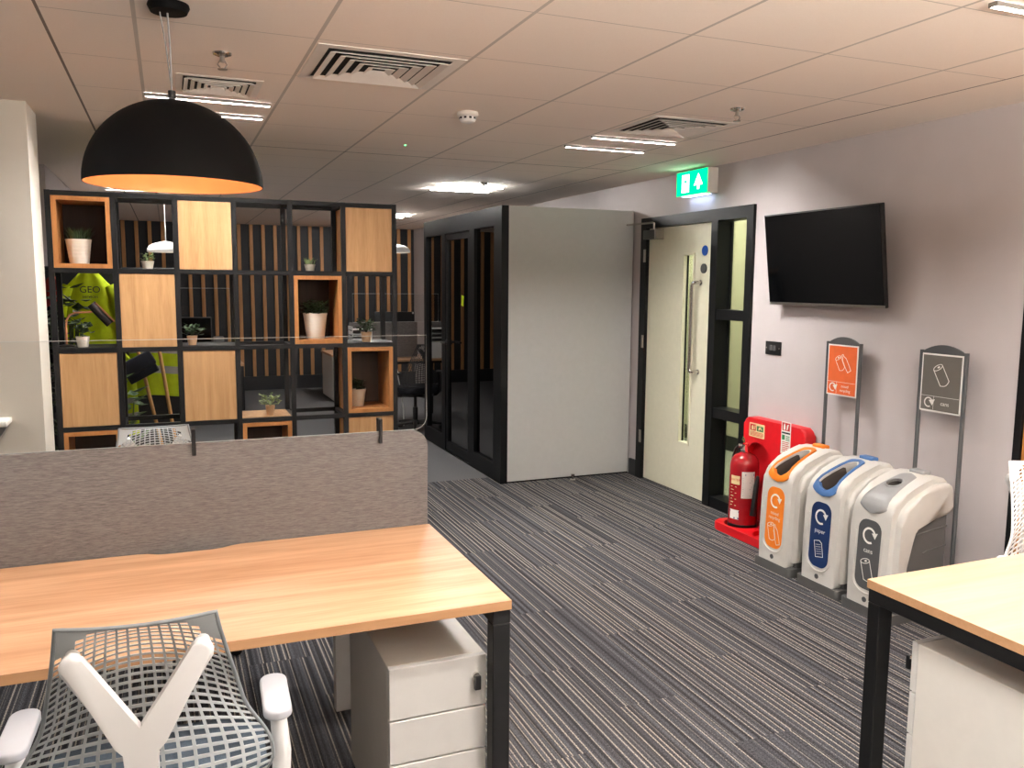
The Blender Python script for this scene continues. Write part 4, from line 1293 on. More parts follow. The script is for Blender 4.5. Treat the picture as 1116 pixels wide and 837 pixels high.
def cube_open(c, r):
    x0, x1, z0, z1 = cell(c, r)
    t = 0.022
    f = MB()
    pts_o = [(x0, z0), (x1, z0), (x1, z1), (x0, z1)]
    y0, y1 = SY0 + 0.001, SY1 - 0.005
    f.box(x0, x0 + t, y0, y1, z0, z1); f.box(x1 - t, x1, y0, y1, z0, z1)
    f.box(x0 + t, x1 - t, y0, y1, z0, z0 + t); f.box(x0 + t, x1 - t, y0, y1, z1 - t, z1)
    o = f.build('oak_cube', M_oak_in, shf, SO_)
    MB().box(x0 + t, x1 - t, y1 - 0.02, y1 - 0.006, z0 + t, z1 - t).build('cube_back', M_cube_back, o, SO_)
def cube_closed(c, r):
    x0, x1, z0, z1 = cell(c, r)
    t = 0.02
    y0, y1 = SY0 + 0.004, SY1 - 0.002
    f = MB()
    f.box(x0, x0 + t, y0 + 0.018, y1, z0, z1); f.box(x1 - t, x1, y0 + 0.018, y1, z0, z1)
    f.box(x0 + t, x1 - t, y0 + 0.018, y1, z0, z0 + t); f.box(x0 + t, x1 - t, y0 + 0.018, y1, z1 - t, z1)
    o = f.build('oak_cube', M_oak_in, shf, SO_)
    MB().box(x0, x1, y0, y0 + 0.0175, z0, z1, 0.001, 1).build('cube_panel', M_oak, o, SO_)
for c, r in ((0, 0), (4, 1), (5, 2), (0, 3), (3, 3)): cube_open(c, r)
for c, r in ((2, 0), (5, 0), (1, 1), (0, 2), (2, 2), (5, 3), (1, 4), (4, 4)): cube_closed(c, r)
# plain ledges where a plant stands on the rails alone
def ledge(c, r, m=M_black):
    x0, x1, z0, z1 = cell(c, r)
    MB().box(x0, x1, SY0 + 0.028, SY1 - 0.028, z0 - 0.012, z0 + 0.0005).build('shelf_plate', m, shf, SO_)
for c, r in ((1, 0), (0, 1), (2, 1)): ledge(c, r)
ledge(4, 0)
ledge(5, 1)
ledge(3, 2, M_oak)

# ------------------------------------------------------------------ plants
def blades(n, h, spread, wd, seed, lean=0.5):
    rg = random.Random(seed)
    mb = MB()
    for i in range(n):
        a = rg.uniform(0, 2 * PI); rr = spread * math.sqrt(rg.random()) * 0.55
        x, y = rr * math.cos(a), rr * math.sin(a)
        hh = h * rg.uniform(0.6, 1.0); ln = lean * rg.uniform(0.3, 1) * spread
        d = Vector((math.cos(a), math.sin(a), 0)); s = Vector((-math.sin(a), math.cos(a), 0)) * wd * rg.uniform(0.7, 1.2)
        P = []
        for q_ in range(5):
            f = q_ / 4
            c = Vector((x, y, 0)) + d * ln * f * f + Vector((0, 0, hh * (f - 0.15 * f * f)))
            ww = (1 - f) ** 0.7
            P.append((c - s * ww, c + Vector((0, 0, 0.0)) + d * wd * 0.35 * ww, c + s * ww))
        V = [[mb.bm.verts.new(p) for p in row] for row in P]
        for A, B in zip(V[:-1], V[1:]):
            mb.bm.faces.new([A[0], A[1], B[1], B[0]]); mb.bm.faces.new([A[1], A[2], B[2], B[1]])
    return mb
def leaves(n, h, spread, size, seed):
    rg = random.Random(seed)
    mb = MB()
    for i in range(n):
        a = rg.uniform(0, 2 * PI); f = rg.random()
        p = Vector((spread * math.sqrt(rg.random()) * math.cos(a), spread * math.sqrt(rg.random()) * math.sin(a), h * (0.15 + 0.85 * f) * (1 - 0.2 * rg.random())))
        b2 = rg.uniform(0, 2 * PI)
        d = Vector((math.cos(b2), math.sin(b2), rg.uniform(-0.2, 0.8))).normalized()
        s = d.cross(Vector((0, 0, 1))).normalized() * size * 0.34
        nrm = s.cross(d).normalized() * size * 0.12
        L_ = size * rg.uniform(0.7, 1.2)
        P = [p, p + d * L_ * 0.4 + s, p + d * L_, p + d * L_ * 0.4 - s, p + d * L_ * 0.45 - nrm]
        v = [mb.bm.verts.new(x) for x in P]
        for t3 in ((0, 1, 4), (1, 2, 4), (2, 3, 4), (3, 0, 4)): mb.bm.faces.new([v[k_] for k_ in t3])
    for i in range(max(3, n // 10)):
        a = rg.uniform(0, 2 * PI); q_ = spread * 0.6
        mb.tube([(0, 0, -0.005), (q_ * 0.4 * math.cos(a), q_ * 0.4 * math.sin(a), h * 0.4), (q_ * math.cos(a), q_ * math.sin(a), h * 0.8)], size * 0.045, 5)
    return mb
def pot_plant(x, y, z, r_, h_, pot_m, fol, leaf_m, label, ribs=0):
    t = thing('potted_plant', label, 'potted plant', (x, y, z))
    prof = [(0, 0), (r_ * 0.72, 0), (r_ * 0.74, h_ * 0.02)]
    if ribs:
        for i in range(ribs):
            f = 0.25 + 0.6 * i / ribs
            rr = r_ * (0.74 + 0.24 * f)
            prof += [(rr, h_ * f), (rr + 0.0015, h_ * (f + 0.03)), (rr + 0.001, h_ * (f + 0.06))]
    prof += [(r_ * 0.975, h_ * 0.93), (r_, h_ * 0.97), (r_, h_), (r_ * 0.93, h_), (r_ * 0.90, h_ * 0.86)]
    MB().lathe(prof, n=30).build('pot', pot_m, t)
    MB().lathe([(r_ * 0.905, h_ * 0.88), (0, h_ * 0.9)], n=20).build('soil', M_soil, t)
    for v in fol.bm.verts: v.co.z += h_ * 0.88
    fol.build('foliage', leaf_m, t, smooth=False)
    return t
def fz(r): return ZS[r + 1] + pw + 0.0008
pot_plant(-0.425, 4.985, ZS[1] + pw + 0.0225, 0.063, 0.128, M_pot, blades(90, 0.10, 0.10, 0.006, 3, 0.5), M_leaf, 'spiky dark plant in a large white ridged pot in the top open oak cube', 4)
pot_plant(-0.095, 4.95, fz(0), 0.034, 0.042, M_pot, leaves(60, 0.045, 0.03, 0.02, 5), M_leaf3, 'tiny bushy succulent in a white pot beside the top open oak cube')
pot_plant(0.765, 4.95, fz(0), 0.032, 0.038, M_pot, blades(34, 0.055, 0.05, 0.006, 8, 0.6), M_leaf3, 'tiny spiky succulent in a white pot above the open cube with the big white pot')
pot_plant(0.795, 4.985, ZS[2] + pw + 0.0225, 0.070, 0.148, M_pot, leaves(200, 0.09, 0.075, 0.030, 11), M_leaf, 'leafy dark plant in a large white ridged pot in the middle open oak cube', 4)
pot_plant(-0.425, 4.93, fz(1), 0.034, 0.056, M_pot, leaves(26, 0.10, 0.04, 0.04, 13), M_leaf, 'dark-leaved plant in a small white pot before the yellow-green jacket')
pot_plant(0.115, 4.93, fz(1), 0.028, 0.052, M_potw, leaves(70, 0.07, 0.05, 0.03, 17), M_leaf, 'small dark plant in a buff pot in front of the far monitor')
pot_plant(1.085, 4.93, fz(1), 0.033, 0.058, M_potw, leaves(130, 0.08, 0.055, 0.028, 19), M_leaf, 'bushy dark plant in a buff pot beside the far paper trays')
pot_plant(0.52, 4.92, fz(2), 0.027, 0.058, M_potw, leaves(90, 0.07, 0.055, 0.026, 23), M_leaf3, 'small pale green plant in a buff pot on the low oak cube')
pot_plant(1.035, 4.985, ZS[3] + pw + 0.0225, 0.055, 0.105, M_pot, leaves(150, 0.07, 0.042, 0.024, 29), M_leaf, 'dark plant in a plain white pot in the lower right open oak cube')

# copper swan-neck lamp on the shelf
dl = thing('desk_lamp', 'copper swan-neck lamp with a dark tilted shade beside the small white pot', 'lamp', (-0.505, 4.98, fz(1)))
MB().lathe([(0, 0), (0.04, 0), (0.04, 0.008), (0.012, 0.012), (0, 0.012)], n=24).build('base', M_plasticb, dl)
MB().tube([(0, 0, 0.01), (0.0, 0, 0.10), (0.004, 0, 0.14), (0.02, 0, 0.168), (0.045, 0, 0.178), (0.10, 0, 0.182), (0.15, 0, 0.184)], 0.005, 8).build('neck', M_copper, dl)
sh2 = MB().cyl((0.125, 0, 0.225), (0.215, 0, 0.12), 0.024, 0.026, n=24)
sh2.build('lamp_shade', M_plasticb, dl)
MB().tube([(0.148, -0.02, 0.232), (0.235, -0.02, 0.131)], 0.004, 6).build('shade_trim', M_copper, dl)

# coat rail with hi-vis garments, brooms and coats behind the shelving
CR = (-0.36, 6.35, 0)
cr = thing('coat_rail', 'black free-standing coat rail behind the shelving', 'coat rail', CR)
for s in (-1, 1):
    MB().box(s * 0.42 - 0.015, s * 0.42 + 0.015, -0.015, 0.015, 0.02, 1.66).build('upright', M_black, cr)
    MB().box(s * 0.42 - 0.02, s * 0.42 + 0.02, -0.25, 0.25, 0, 0.022).build('foot', M_black, cr)
MB().cyl((-0.44, 0, 1.65), (0.44, 0, 1.65), 0.014, n=14).build('top_rail', M_black, cr)
MB().box(-0.42, 0.42, 0.10, 0.115, 0.05, 1.64).build('back_sheet', M_wall_dark, cr)
for s in (-1, 1): MB().box(s * 0.415 - 0.012, s * 0.415 + 0.012, 0.0, 0.10, 1.55, 1.58).build('strut', M_black, cr)
def garment(x, y, ztop, wd, ln, m, name, label, cat, depth=0.05, bands=False, txt=None, seed=1, group=None, sleeve=0.0):
    rg = random.Random(seed)
    t = thing(name, label, cat, (x, y, ztop - ln))
    ph = [rg.uniform(0, 6) for _ in range(4)]
    def halfw(f):                       # f: 0 hem .. 1 collar
        if f > 0.86: return wd * (0.5 - 0.30 * (f - 0.86) / 0.14)
        return wd * (0.56 - 0.06 * f)
    def fold(f, a):
        return 0.014 * (1.1 - f) * math.sin(3 * a + ph[0]) + 0.006 * math.sin(7 * a + ph[1] + 2 * f)
    mb = MB()
    n, mrows = 36, 16
    def P(f, a, ex=0.0):
        hw_ = halfw(f) + ex
        dp = depth * (1 - 0.35 * f) + fold(f, a) + ex
        return (hw_ * math.cos(a), -dp * math.sin(a), f * ln + 0.012 * (1 - f) * math.sin(2 * a + ph[2]))
    V = [[mb.bm.verts.new(P(j / mrows, 2 * PI * i / n)) for i in range(n)] for j in range(mrows + 1)]
    for A, B in zip(V[:-1], V[1:]):
        for i in range(n):
            k_ = (i + 1) % n
            mb.bm.faces.new([A[i], A[k_], B[k_], B[i]])
    mb.bm.faces.new(V[-1])
    body_ = mb.build('garment_body', m, t, angle=70)
    if sleeve:
        for s in (-1, 1):
            MB().tube([(s * wd * 0.40, 0, ln * 0.88), (s * wd * 0.58, -0.01, ln * 0.72), (s * wd * (0.62 + 0.2 * sleeve), -0.015, ln * 0.5), (s * wd * (0.62 + 0.35 * sleeve), -0.01, ln * 0.36)], [0.04, 0.05, 0.052, 0.055], 12).build('sleeve', m, t, angle=70)
    if bands:
        for f0, f1 in ((0.20, 0.265), (0.38, 0.445)):
            bn = MB()
            W_ = [[bn.bm.verts.new(P(f, 2 * PI * i / n, 0.0015)) for i in range(n)] for f in (f0, f1)]
            for i in range(n):
                k_ = (i + 1) % n
                bn.bm.faces.new([W_[0][i], W_[0][k_], W_[1][k_], W_[1][i]])
            bn.build('reflective_band', M_reflect, body_, angle=70)
    if txt:
        for s_, sz, zz in txt:
            tm = MB().text(s_, sz, lambda u, v, w_: (u + 0.01, -(depth + 0.022), zz + v))
            tm.build('back_lettering', M_ink_black, body_, smooth=False)
    MB().tube([(0.0, 0.0, ln - 0.02), (0, 0, ln + 0.012), (0.012, 0, ln + 0.03), (0.0, 0, ln + 0.045), (-0.012, 0, ln + 0.03)], 0.003, 6).build('hanger_hook', M_steel, t)
    return t
garment(-0.49, 6.33, 1.62, 0.30, 0.72, M_hivis, 'hi_vis_jacket', 'yellow-green hi-vis jacket hanging behind the top left of the shelving', 'jacket', 0.06, False, (('GEO', 0.062, 0.61), ('services', 0.03, 0.565)), 2, sleeve=0.4)
garment(-0.10, 6.28, 1.56, 0.30, 0.78, M_hivis, 'hi_vis_vest', 'yellow-green hi-vis vest with grey reflective bands behind the oak panels', 'vest', 0.05, True, None, 7)
garment(-0.335, 6.20, 1.10, 0.22, 0.58, M_hivis, 'hi_vis_vest', 'lower hi-vis vest hanging behind the wooden brooms', 'vest', 0.035, True, None, 9)
garment(-0.80, 6.17, 1.62, 0.20, 0.9, M_coat, 'coat', 'dark coat hanging left of the yellow-green jacket', 'coat', 0.06, False, None, 12, sleeve=0.15)
garment(-0.685, 6.13, 1.60, 0.075, 0.20, M_redcloth, 'scarf', 'red cloth hanging between dark coat and yellow-green jacket', 'scarf', 0.03, False, None, 15)
def broom(x, y, dx, label, head=True, ln=1.25):
    t = thing('broom', label, 'broom', (x, y, 0))
    top = Vector((dx, 0.22, ln))
    MB().cyl((0, 0, 0.0), top, 0.012, 0.012, n=12).build('handle', M_handle, t)
    d = top.normalized()
    hm = MB()
    Mx = Matrix.Translation(top * 0.86) @ Matrix.Rotation(math.radians(-28), 4, 'Y')
    hm.box(-0.10, 0.10, -0.03, 0.03, -0.02, 0.03, 0.006, 2, M=Mx)
    hm.box(-0.11, 0.11, -0.035, 0.035, 0.03, 0.13, 0.01, 2, M=Mx)
    hm.build('bristle_head', M_navycl, t)
    return t
broom(0.02, 5.92, -0.22, 'wooden-handled broom with a navy head leaning behind the shelving', True, 1.10)
bq = thing('broom_handle', 'bare wooden broom handle leaning next to the navy-headed broom', 'pole', (0.075, 5.84, 0))  # handle of a second broom, built without its head
MB().cyl((0, 0, 0), (-0.17, 0.3, 1.32), 0.012, n=12).build('pole', M_handle, bq)
# floor plant between shelving and coats
fp = pot_plant(-0.58, 5.62, 0.0, 0.13, 0.26, M_plasticb, leaves(170, 1.35, 0.13, 0.10, 41), M_leaf, 'tall dark leafy floor plant in a black pot behind the shelving')
fp2 = pot_plant(-0.27, 5.55, 0.0, 0.10, 0.22, M_plasticb, leaves(70, 0.80, 0.09, 0.10, 43), M_leaf2, 'lower green leafy floor plant in a black pot behind the shelving')

# ------------------------------------------------------------------ office chairs
def make_chair(loc, rotz, label, mesh_m=M_mesh, rim_m=M_rim, tower_m=M_tower, arm_m=M_arm, seat_m=M_seat):
    t = thing('office_chair', label, 'office chair', loc, rotz)
    ZT, ZB = 0.945, 0.500
    def surf(u, v, off=0.0):
        # u -1..1 across, v 0 (top) .. 1 (bottom)
        z = ZT + (ZB - ZT) * v
        hw_ = 0.137 + 0.070 * v ** 0.95 + 0.02 * math.sin(PI * min(1, v * 0.9)) * v
        q_ = min(1.0, max(0.0, (v - 0.5) / 0.3)); hw_ += 0.034 * q_ * q_ * (3 - 2 * q_)
        if v > 0.85: hw_ -= 0.05 * ((v - 0.85) / 0.15) ** 2
        arch = 0.072 * math.sin(PI * min(1.0, v * 1.05 + 0.03)) * (1 - u * u) - 0.008 * u * u * (1 - v)
        if v < 0.05: arch *= v / 0.05
        yc = -0.245 + 0.03 * v + 0.055 * math.sin(PI * v) * 0.6 + 0.03 * v * v
        y = yc + (0.012 + 0.085 * v) * u * u
        # outward normal is -y (towards the sitter's back)
        return Vector((hw_ * u, y - off, z + arch - 0.005 * (1 - u * u) * (1 - v) ** 6))
    NR, NC = 28, 16
    mb = MB()
    th = 0.0035
    def vtx(u, v):
        return (mb.bm.verts.new(surf(u, v, th / 2)), mb.bm.verts.new(surf(u, v, -th / 2)))
    cache = {}
    def gv(u, v):
        k_ = (round(u, 5), round(v, 5))
        if k_ not in cache: cache[k_] = vtx(u, v)
        return cache[k_]
    for r_ in range(NR):
        for c_ in range(NC):
            u0, u1 = 2 * c_ / NC - 1, 2 * (c_ + 1) / NC - 1
            v0, v1 = r_ / NR, (r_ + 1) / NR
            um = (u0 + u1) / 2
            o = [gv(u0, v0), gv(u1, v0), gv(u1, v1), gv(u0, v1)]
            solid = r_ < 1 or (r_ < 4 and abs(um) > 0.60 + 0.05 * r_)
            if solid:
                mb.bm.faces.new([p[0] for p in o]); mb.bm.faces.new([p[1] for p in o][::-1])
                continue
            du, dv = (u1 - u0) * 0.115, (v1 - v0) * 0.16
            h = [gv(u0 + du, v0 + dv), gv(u1 - du, v0 + dv), gv(u1 - du, v1 - dv), gv(u0 + du, v1 - dv)]
            for a in range(4):
                b2 = (a + 1) % 4
                mb.bm.faces.new([o[a][0], o[b2][0], h[b2][0], h[a][0]])
                mb.bm.faces.new([o[a][1], h[a][1], h[b2][1], o[b2][1]])
                mb.bm.faces.new([h[a][0], h[b2][0], h[b2][1], h[a][1]])
    bk = mb.build('back_mesh', mesh_m, t, angle=50)
    rim = MB()
    side = lambda s: [surf(s, v / 24) for v in range(25)]
    loop = side(-1) + [surf(u / 10, 1) for u in range(-9, 10)] + side(1)[::-1] + [surf(u / 10, 0) for u in range(9, -10, -1)]
    rim.tube(loop, 0.0042, 8, closed=True)
    rim.build('back_rim', rim_m, t, angle=60)
    # Y-shaped tower behind the mesh
    lean = lambda x, z, w_: (x, -0.236 - 0.16 * (0.9 - z) + 0.16 * max(0.0, 0.74 - z) - w_, z)
    yr = [(0.092, 0.891), (0.100, 0.902), (0.113, 0.903), (0.126, 0.894), (0.132, 0.882), (0.1305, 0.870), (0.034, 0.729), (0.0305, 0.712), (0.029, 0.69), (0.029, 0.62), (0.029, 0.40)]
    Y = [(0, 0.738)] + yr + [(-x, z) for x, z in yr[::-1]]
    tw = MB().prism(Y[::-1], 0.0, 0.024, lambda x, z, w_: lean(x, z, w_), 0.0105, 4, True)
    tw.box(-0.04, 0.04, -0.26, -0.02, 0.375, 0.415, 0.012, 3)
    for s in (-1, 1):
        tw.cyl((s * 0.111, -0.25, 0.884), (s * 0.112, -0.222, 0.888), 0.013, n=14)
    tw.build('back_tower', tower_m, t, angle=50)
    MB().prism(rrect(-0.235, 0.235, -0.20, 0.26, 0.08, 6), 0.425, 0.485, lambda u, v, w_: (u, v, w_ - 0.02 * max(0, v - 0.15) * 5), 0.022, 4, True).build('seat', seat_m, t)
    MB().prism(rrect(-0.20, 0.20, -0.18, 0.22, 0.07, 6), 0.395, 0.424, lambda u, v, w_: (u, v, w_), 0.01, 2, True).build('seat_pan', tower_m, t)
    for s in (-1, 1):
        ar_ = MB().tube([(s * 0.15, -0.02, 0.40), (s * 0.225, -0.02, 0.405), (s * 0.262, -0.02, 0.44), (s * 0.266, -0.02, 0.52), (s * 0.260, -0.01, 0.60), (s * 0.258, 0.0, 0.628)], [0.022, 0.022, 0.022, 0.02, 0.018, 0.016], 12)
        ao = ar_.build('arm', tower_m, t, angle=60)
        MB().prism(rrect(s * 0.256 - 0.0305, s * 0.256 + 0.0305, -0.09, 0.105, 0.0285, 4), 0.626, 0.648, lambda u, v, w_: (u, v, w_), 0.006, 3, True).build('arm_pad', arm_m, ao)
    MB().lathe([(0, 0.11), (0.028, 0.11), (0.028, 0.26), (0.018, 0.262), (0.018, 0.396), (0, 0.396)], n=20).build('column', tower_m, t)
    MB().lathe([(0, 0.075), (0.045, 0.075), (0.05, 0.10), (0.035, 0.125), (0, 0.125)], n=24).build('base_hub', tower_m, t)
    for i in range(5):
        a = 2 * PI * i / 5 + 0.3
        ca_, sa_ = math.cos(a), math.sin(a)
        lg = MB().tube([(0.03 * ca_, 0.03 * sa_, 0.10), (0.17 * ca_, 0.17 * sa_, 0.088), (0.29 * ca_, 0.29 * sa_, 0.068)], [1, 0.85, 0.6], 10, flat=(0.022, 0.026, (0, 0, 1)))
        lo = lg.build('leg', tower_m, t, angle=60)
        cs = MB()
        for q_ in (-0.012, 0.012):
            cs.cyl((0.29 * ca_ - sa_ * q_ - sa_ * 0.008, 0.29 * sa_ + ca_ * q_ + ca_ * 0.008, 0.027), (0.29 * ca_ - sa_ * q_ + sa_ * 0.008, 0.29 * sa_ + ca_ * q_ - ca_ * 0.008, 0.027), 0.026, n=18)
        cs.cyl((0.29 * ca_, 0.29 * sa_, 0.027), (0.29 * ca_, 0.29 * sa_, 0.066), 0.007, n=10)
        cs.build('castor', M_castor, lo)
    return t
make_chair((-0.065, 1.868, 0), math.radians(-2.5), 'grey mesh-backed office chair with white Y-shaped tower at the near beech desk')
make_chair((-0.065, 3.65, 0), PI + math.radians(3), 'grey mesh-backed office chair beyond the fabric desk divider')
M_wmesh = mat('white_elastomer', (224, 220, 216), 0.45, var=0.02)
make_chair((2.87, 1.80, 0), math.radians(165), 'white mesh-backed office chair at the pale desk by the grey wall', M_wmesh, M_wmesh, M_tower, M_tower, M_arm)
M_bmesh = mat('black_elastomer', (30, 31, 33), 0.5, var=0.05)
make_chair((2.40, 8.55, 0), math.radians(20), 'black office chair pushed up to the far desk near the glazed booth', M_bmesh, M_bmesh, M_plasticb, M_plasticb, M_coat)

# ------------------------------------------------------------------ desks
def bench_desk(x0, x1, y0, y1, label, m_top, z=0.73, notch=None, group=None, legs=True, edge_m=M_edge, extra=None):
    c0 = ((x0 + x1) / 2, (y0 + y1) / 2, 0)
    t = thing('desk', label, 'desk', c0)
    top = [(x0, y0), (x1, y0), (x1, y1)]
    if notch:
        nx0, nx1, dy = notch
        sg = -1 if dy < 0 else 1
        k_ = [(nx1 + 0.06, y1), (nx1 + 0.03, y1 + dy * 0.25), (nx1, y1 + dy * 0.8), (nx1 - 0.03, y1 + dy), (nx0 + 0.03, y1 + dy), (nx0, y1 + dy * 0.8), (nx0 - 0.03, y1 + dy * 0.25), (nx0 - 0.06, y1)]
        top += k_
    top += [(x0, y1)]
    o = MB().prism(top, z - 0.0005, z, lambda u, v, w_: (u, v, w_)).build('desktop', m_top, t, c0)
    MB().prism(top, z - 0.025, z - 0.0006, lambda u, v, w_: (u, v, w_)).build('desktop_edge', edge_m, o, c0)
    zt = z - 0.0255
    for xx in (x0 + 0.026, x1 - 0.026):
        for yy in (y0 + 0.028, y1 - 0.028):
            MB().box(xx - 0.025, xx + 0.025, yy - 0.0125 - 0.01, yy + 0.0225, 0, zt - 0.04, 0.002, 1).build('leg', M_black, t, c0)
        MB().box(xx - 0.025, xx + 0.025, y0 + 0.005, y1 - 0.005, zt - 0.0395, zt, 0.002, 1).build('end_rail', M_black, t, c0)
    for yy in (y0 + 0.14, y1 - 0.14):
        MB().box(x0 + 0.052, x1 - 0.052, yy - 0.02, yy + 0.02, zt - 0.038, zt - 0.001, 0.002, 1).build('cross_rail', M_black, t, c0)
    return t, c0
bench_desk(-0.72, 0.82, 1.985, 2.752, 'beech-topped desk on black legs in front of the fabric divider', M_desk, notch=(-0.06, 0.13, -0.028))
t2_, c2_ = bench_desk(-0.72, 0.82, 2.79, 3.55, 'beech-topped desk hidden on the far side of the fabric divider', M_desk)
MB().box(0.515, 0.62, 2.93, 2.97, 0.0, 0.69, 0.002, 1).build('cable_riser', M_white_metal, t2_, c2_)
bench_desk(1.843, 3.40, 1.0, 1.765, 'pale beech-topped desk on a black frame by the grey wall', M_desk_r)

# fabric divider between the two desks
dv = thing('desk_divider', 'brown-grey fabric desk divider with a rounded corner', 'desk divider', (0.05, 2.771, 0.69))
DVO = (0.05, 2.771, 0.69)
dp = MB().prism(rrect(-0.70, 0.818, 0.70, 1.064, 0.055, 8, (0, 0, 1, 1)), 2.757, 2.785, lambda u, v, w_: (u, w_, v), 0.006, 3, True)
dp.build('fabric_panel', M_fabric, dv, DVO)
for xx in (-0.5, 0.6):
    MB().box(xx - 0.03, xx + 0.03, 2.762, 2.78, 0.66, 0.70).build('mounting_foot', M_black, dv, DVO)
ac = thing('acrylic_screen', 'clear acrylic screen standing above the fabric desk divider', 'screen', (0.05, 2.771, 1.07))
ACO = (0.05, 2.771, 1.07)
MB().prism(rrect(-0.70, 0.818, 1.066, 1.393, 0.045, 8, (1, 1, 0, 0)), 2.7685, 2.7735, lambda u, v, w_: (u, w_, v)).build('acrylic_sheet', M_acrylic, ac, ACO)
ol = rrect(-0.70, 0.818, 1.0665, 1.393, 0.045, 8, (1, 1, 0, 0))
MB().tube([(u, 2.771, v) for u, v in ol], 0.0009, 6, closed=True).build('polished_edge', M_acrylic_edge, ac, ACO)
for xx in (0.057, 0.651, -0.53):
    q = MB(); q.box(xx - 0.006, xx + 0.006, 2.749, 2.756, 1.028, 1.112, 0.002, 1); q.box(xx - 0.006, xx + 0.006, 2.786, 2.793, 1.028, 1.112, 0.002, 1); q.box(xx - 0.006, xx + 0.006, 2.756, 2.7675, 1.075, 1.112, 0.001, 1); q.box(xx - 0.006, xx + 0.006, 2.7745, 2.786, 1.075, 1.112, 0.001, 1)
    q.build('clip', M_plasticb, ac, ACO)

# drawer pedestals
def pedestal(x0, x1, y0, y1, h, front, label):
    c0 = ((x0 + x1) / 2, (y0 + y1) / 2, 0)
    t = thing('drawer_pedestal', label, 'drawer unit', c0)
    body = MB().box(x0, x1, y0 + (0.02 if front < 0 else 0), y1 - (0.02 if front > 0 else 0), 0.03, h, 0.002, 1).build('carcass', M_white, t, c0)
    yy0, yy1 = (y0, y0 + 0.019) if front < 0 else (y1 - 0.019, y1)
    zs = [h, h - 0.145, h - 0.27, 0.035]
    for i, (za, zb) in enumerate(zip(zs[:-1], zs[1:])):
        d_ = MB().box(x0, x1, yy0, yy1, zb + 0.0025, za - (0.0 if i == 0 else 0.0025), 0.0015, 1).build('drawer', M_white_metal, t, c0)
        if i == 0:
            ys = y0 if front < 0 else y1
            s = -1 if front < 0 else 1
            kx = x1 - 0.03 if front < 0 else x0 + 0.012
            ky = MB().cyl((kx, ys, h - 0.055), (kx, ys + s * 0.008, h - 0.055), 0.009, n=16)
            ky.build('lock', M_chrome, d_, c0)
            kb = MB().box(kx - 0.009, kx + 0.009, ys + s * 0.008, ys + s * 0.022, h - 0.09, h - 0.05, 0.003, 2)
            kb.build('key', M_plasticb, d_, c0)
    for xx in (x0 + 0.04, x1 - 0.04):
        for yy in (y0 + 0.06, y1 - 0.06):
            MB().cyl((xx - 0.01, yy, 0.016), (xx + 0.01, yy, 0.016), 0.016, n=14).build('castor', M_castor, t, c0)
    return t
pedestal(0.497, 0.768, 2.04, 2.56, 0.565, -1, 'white three-drawer pedestal under the near beech desk with its key in the lock')
pedestal(1.882, 2.19, 1.10, 1.63, 0.592, 1, 'white drawer pedestal under the pale desk, seen from its side')

# ------------------------------------------------------------------ far office
bench_desk(1.86, 3.0, 9.0, 9.7, 'far beech-topped desk seen past the right end of the shelving', M_desk)
bench_desk(-0.55, 0.70, 9.0, 9.7, 'far beech-topped desk carrying the black monitor behind the shelving', M_desk)
fd = MB().prism(rrect(1.86, 2.64, 0.73, 1.13, 0.01, 3), 9.30, 9.33, lambda u, v, w_: (u, w_, v), 0.004, 2, True).build('desk_divider', M_fabric)
tag(fd, 'brown-grey fabric divider on the far desk beside the paper trays', 'desk divider')
def acry(x0, x1, y, z0, z1, label):
    t = thing('acrylic_screen', label, 'screen', ((x0 + x1) / 2, y, z0))
    o = ((x0 + x1) / 2, y, z0)
    MB().box(x0, x1, y - 0.002, y + 0.002, z0, z1).build('acrylic_sheet', M_acrylic, t, o)
    MB().tube([(x0, y, z0), (x1, y, z0), (x1, y, z1), (x0, y, z1)], 0.002, 4, closed=True).build('polished_edge', M_acrylic_edge, t, o)
acry(1.9, 2.75, 9.315, 1.132, 1.45, 'clear acrylic screen above the far fabric divider')
acry(-0.5, 0.62, 9.62, 0.731, 1.5, 'clear acrylic screen behind the far black monitor')
def monitor(x, y, w_, h_, zb, label, face=-1):
    t = thing('monitor', label, 'monitor', (x, y, 0.7305))
    MB().box(-w_ / 2, w_ / 2, -0.012, 0.018, zb - 0.7305, zb - 0.7305 + h_, 0.004, 2).build('housing', M_plasticb, t)
    MB().box(-w_ / 2 + 0.01, w_ / 2 - 0.01, face * 0.0145 - 0.001, face * 0.0145 + 0.001, zb - 0.7305 + 0.02, zb - 0.7305 + h_ - 0.01).build('screen', M_screen, t)
    MB().box(-0.03, 0.03, 0.0185, 0.04, 0.01, zb - 0.7305 + h_ * 0.5, 0.003, 1).build('stand', M_plasticb, t)
    MB().box(-0.11, 0.11, -0.07, 0.10, 0, 0.0095, 0.003, 1).build('foot', M_plasticb, t)
monitor(0.18, 9.25, 0.46, 0.33, 0.875, 'black monitor on the far desk behind the small buff pot')
mo2 = thing('monitor', 'dark monitor standing behind the far fabric divider', 'monitor', (2.42, 9.5, 0.7305))
MB().box(-0.24, 0.24, -0.015, 0.018, 0.18, 0.51, 0.004, 2).build('housing', M_plasticb, mo2)
MB().box(-0.03, 0.03, 0.0185, 0.04, 0.01, 0.32).build('stand', M_plasticb, mo2)
MB().box(-0.11, 0.11, -0.07, 0.10, 0, 0.0095).build('foot', M_plasticb, mo2)
MB().cyl((0.22, -0.016, 0.495), (0.22, -0.019, 0.495), 0.012, n=12).build('round_sticker', M_tower, mo2)
sp = thing('speaker', 'small grey speaker beside the far black monitor', 'speaker', (0.475, 9.25, 0.7305))
MB().box(-0.05, 0.05, -0.06, 0.06, 0, 0.27, 0.006, 2).build('cabinet', M_dgrey, sp)
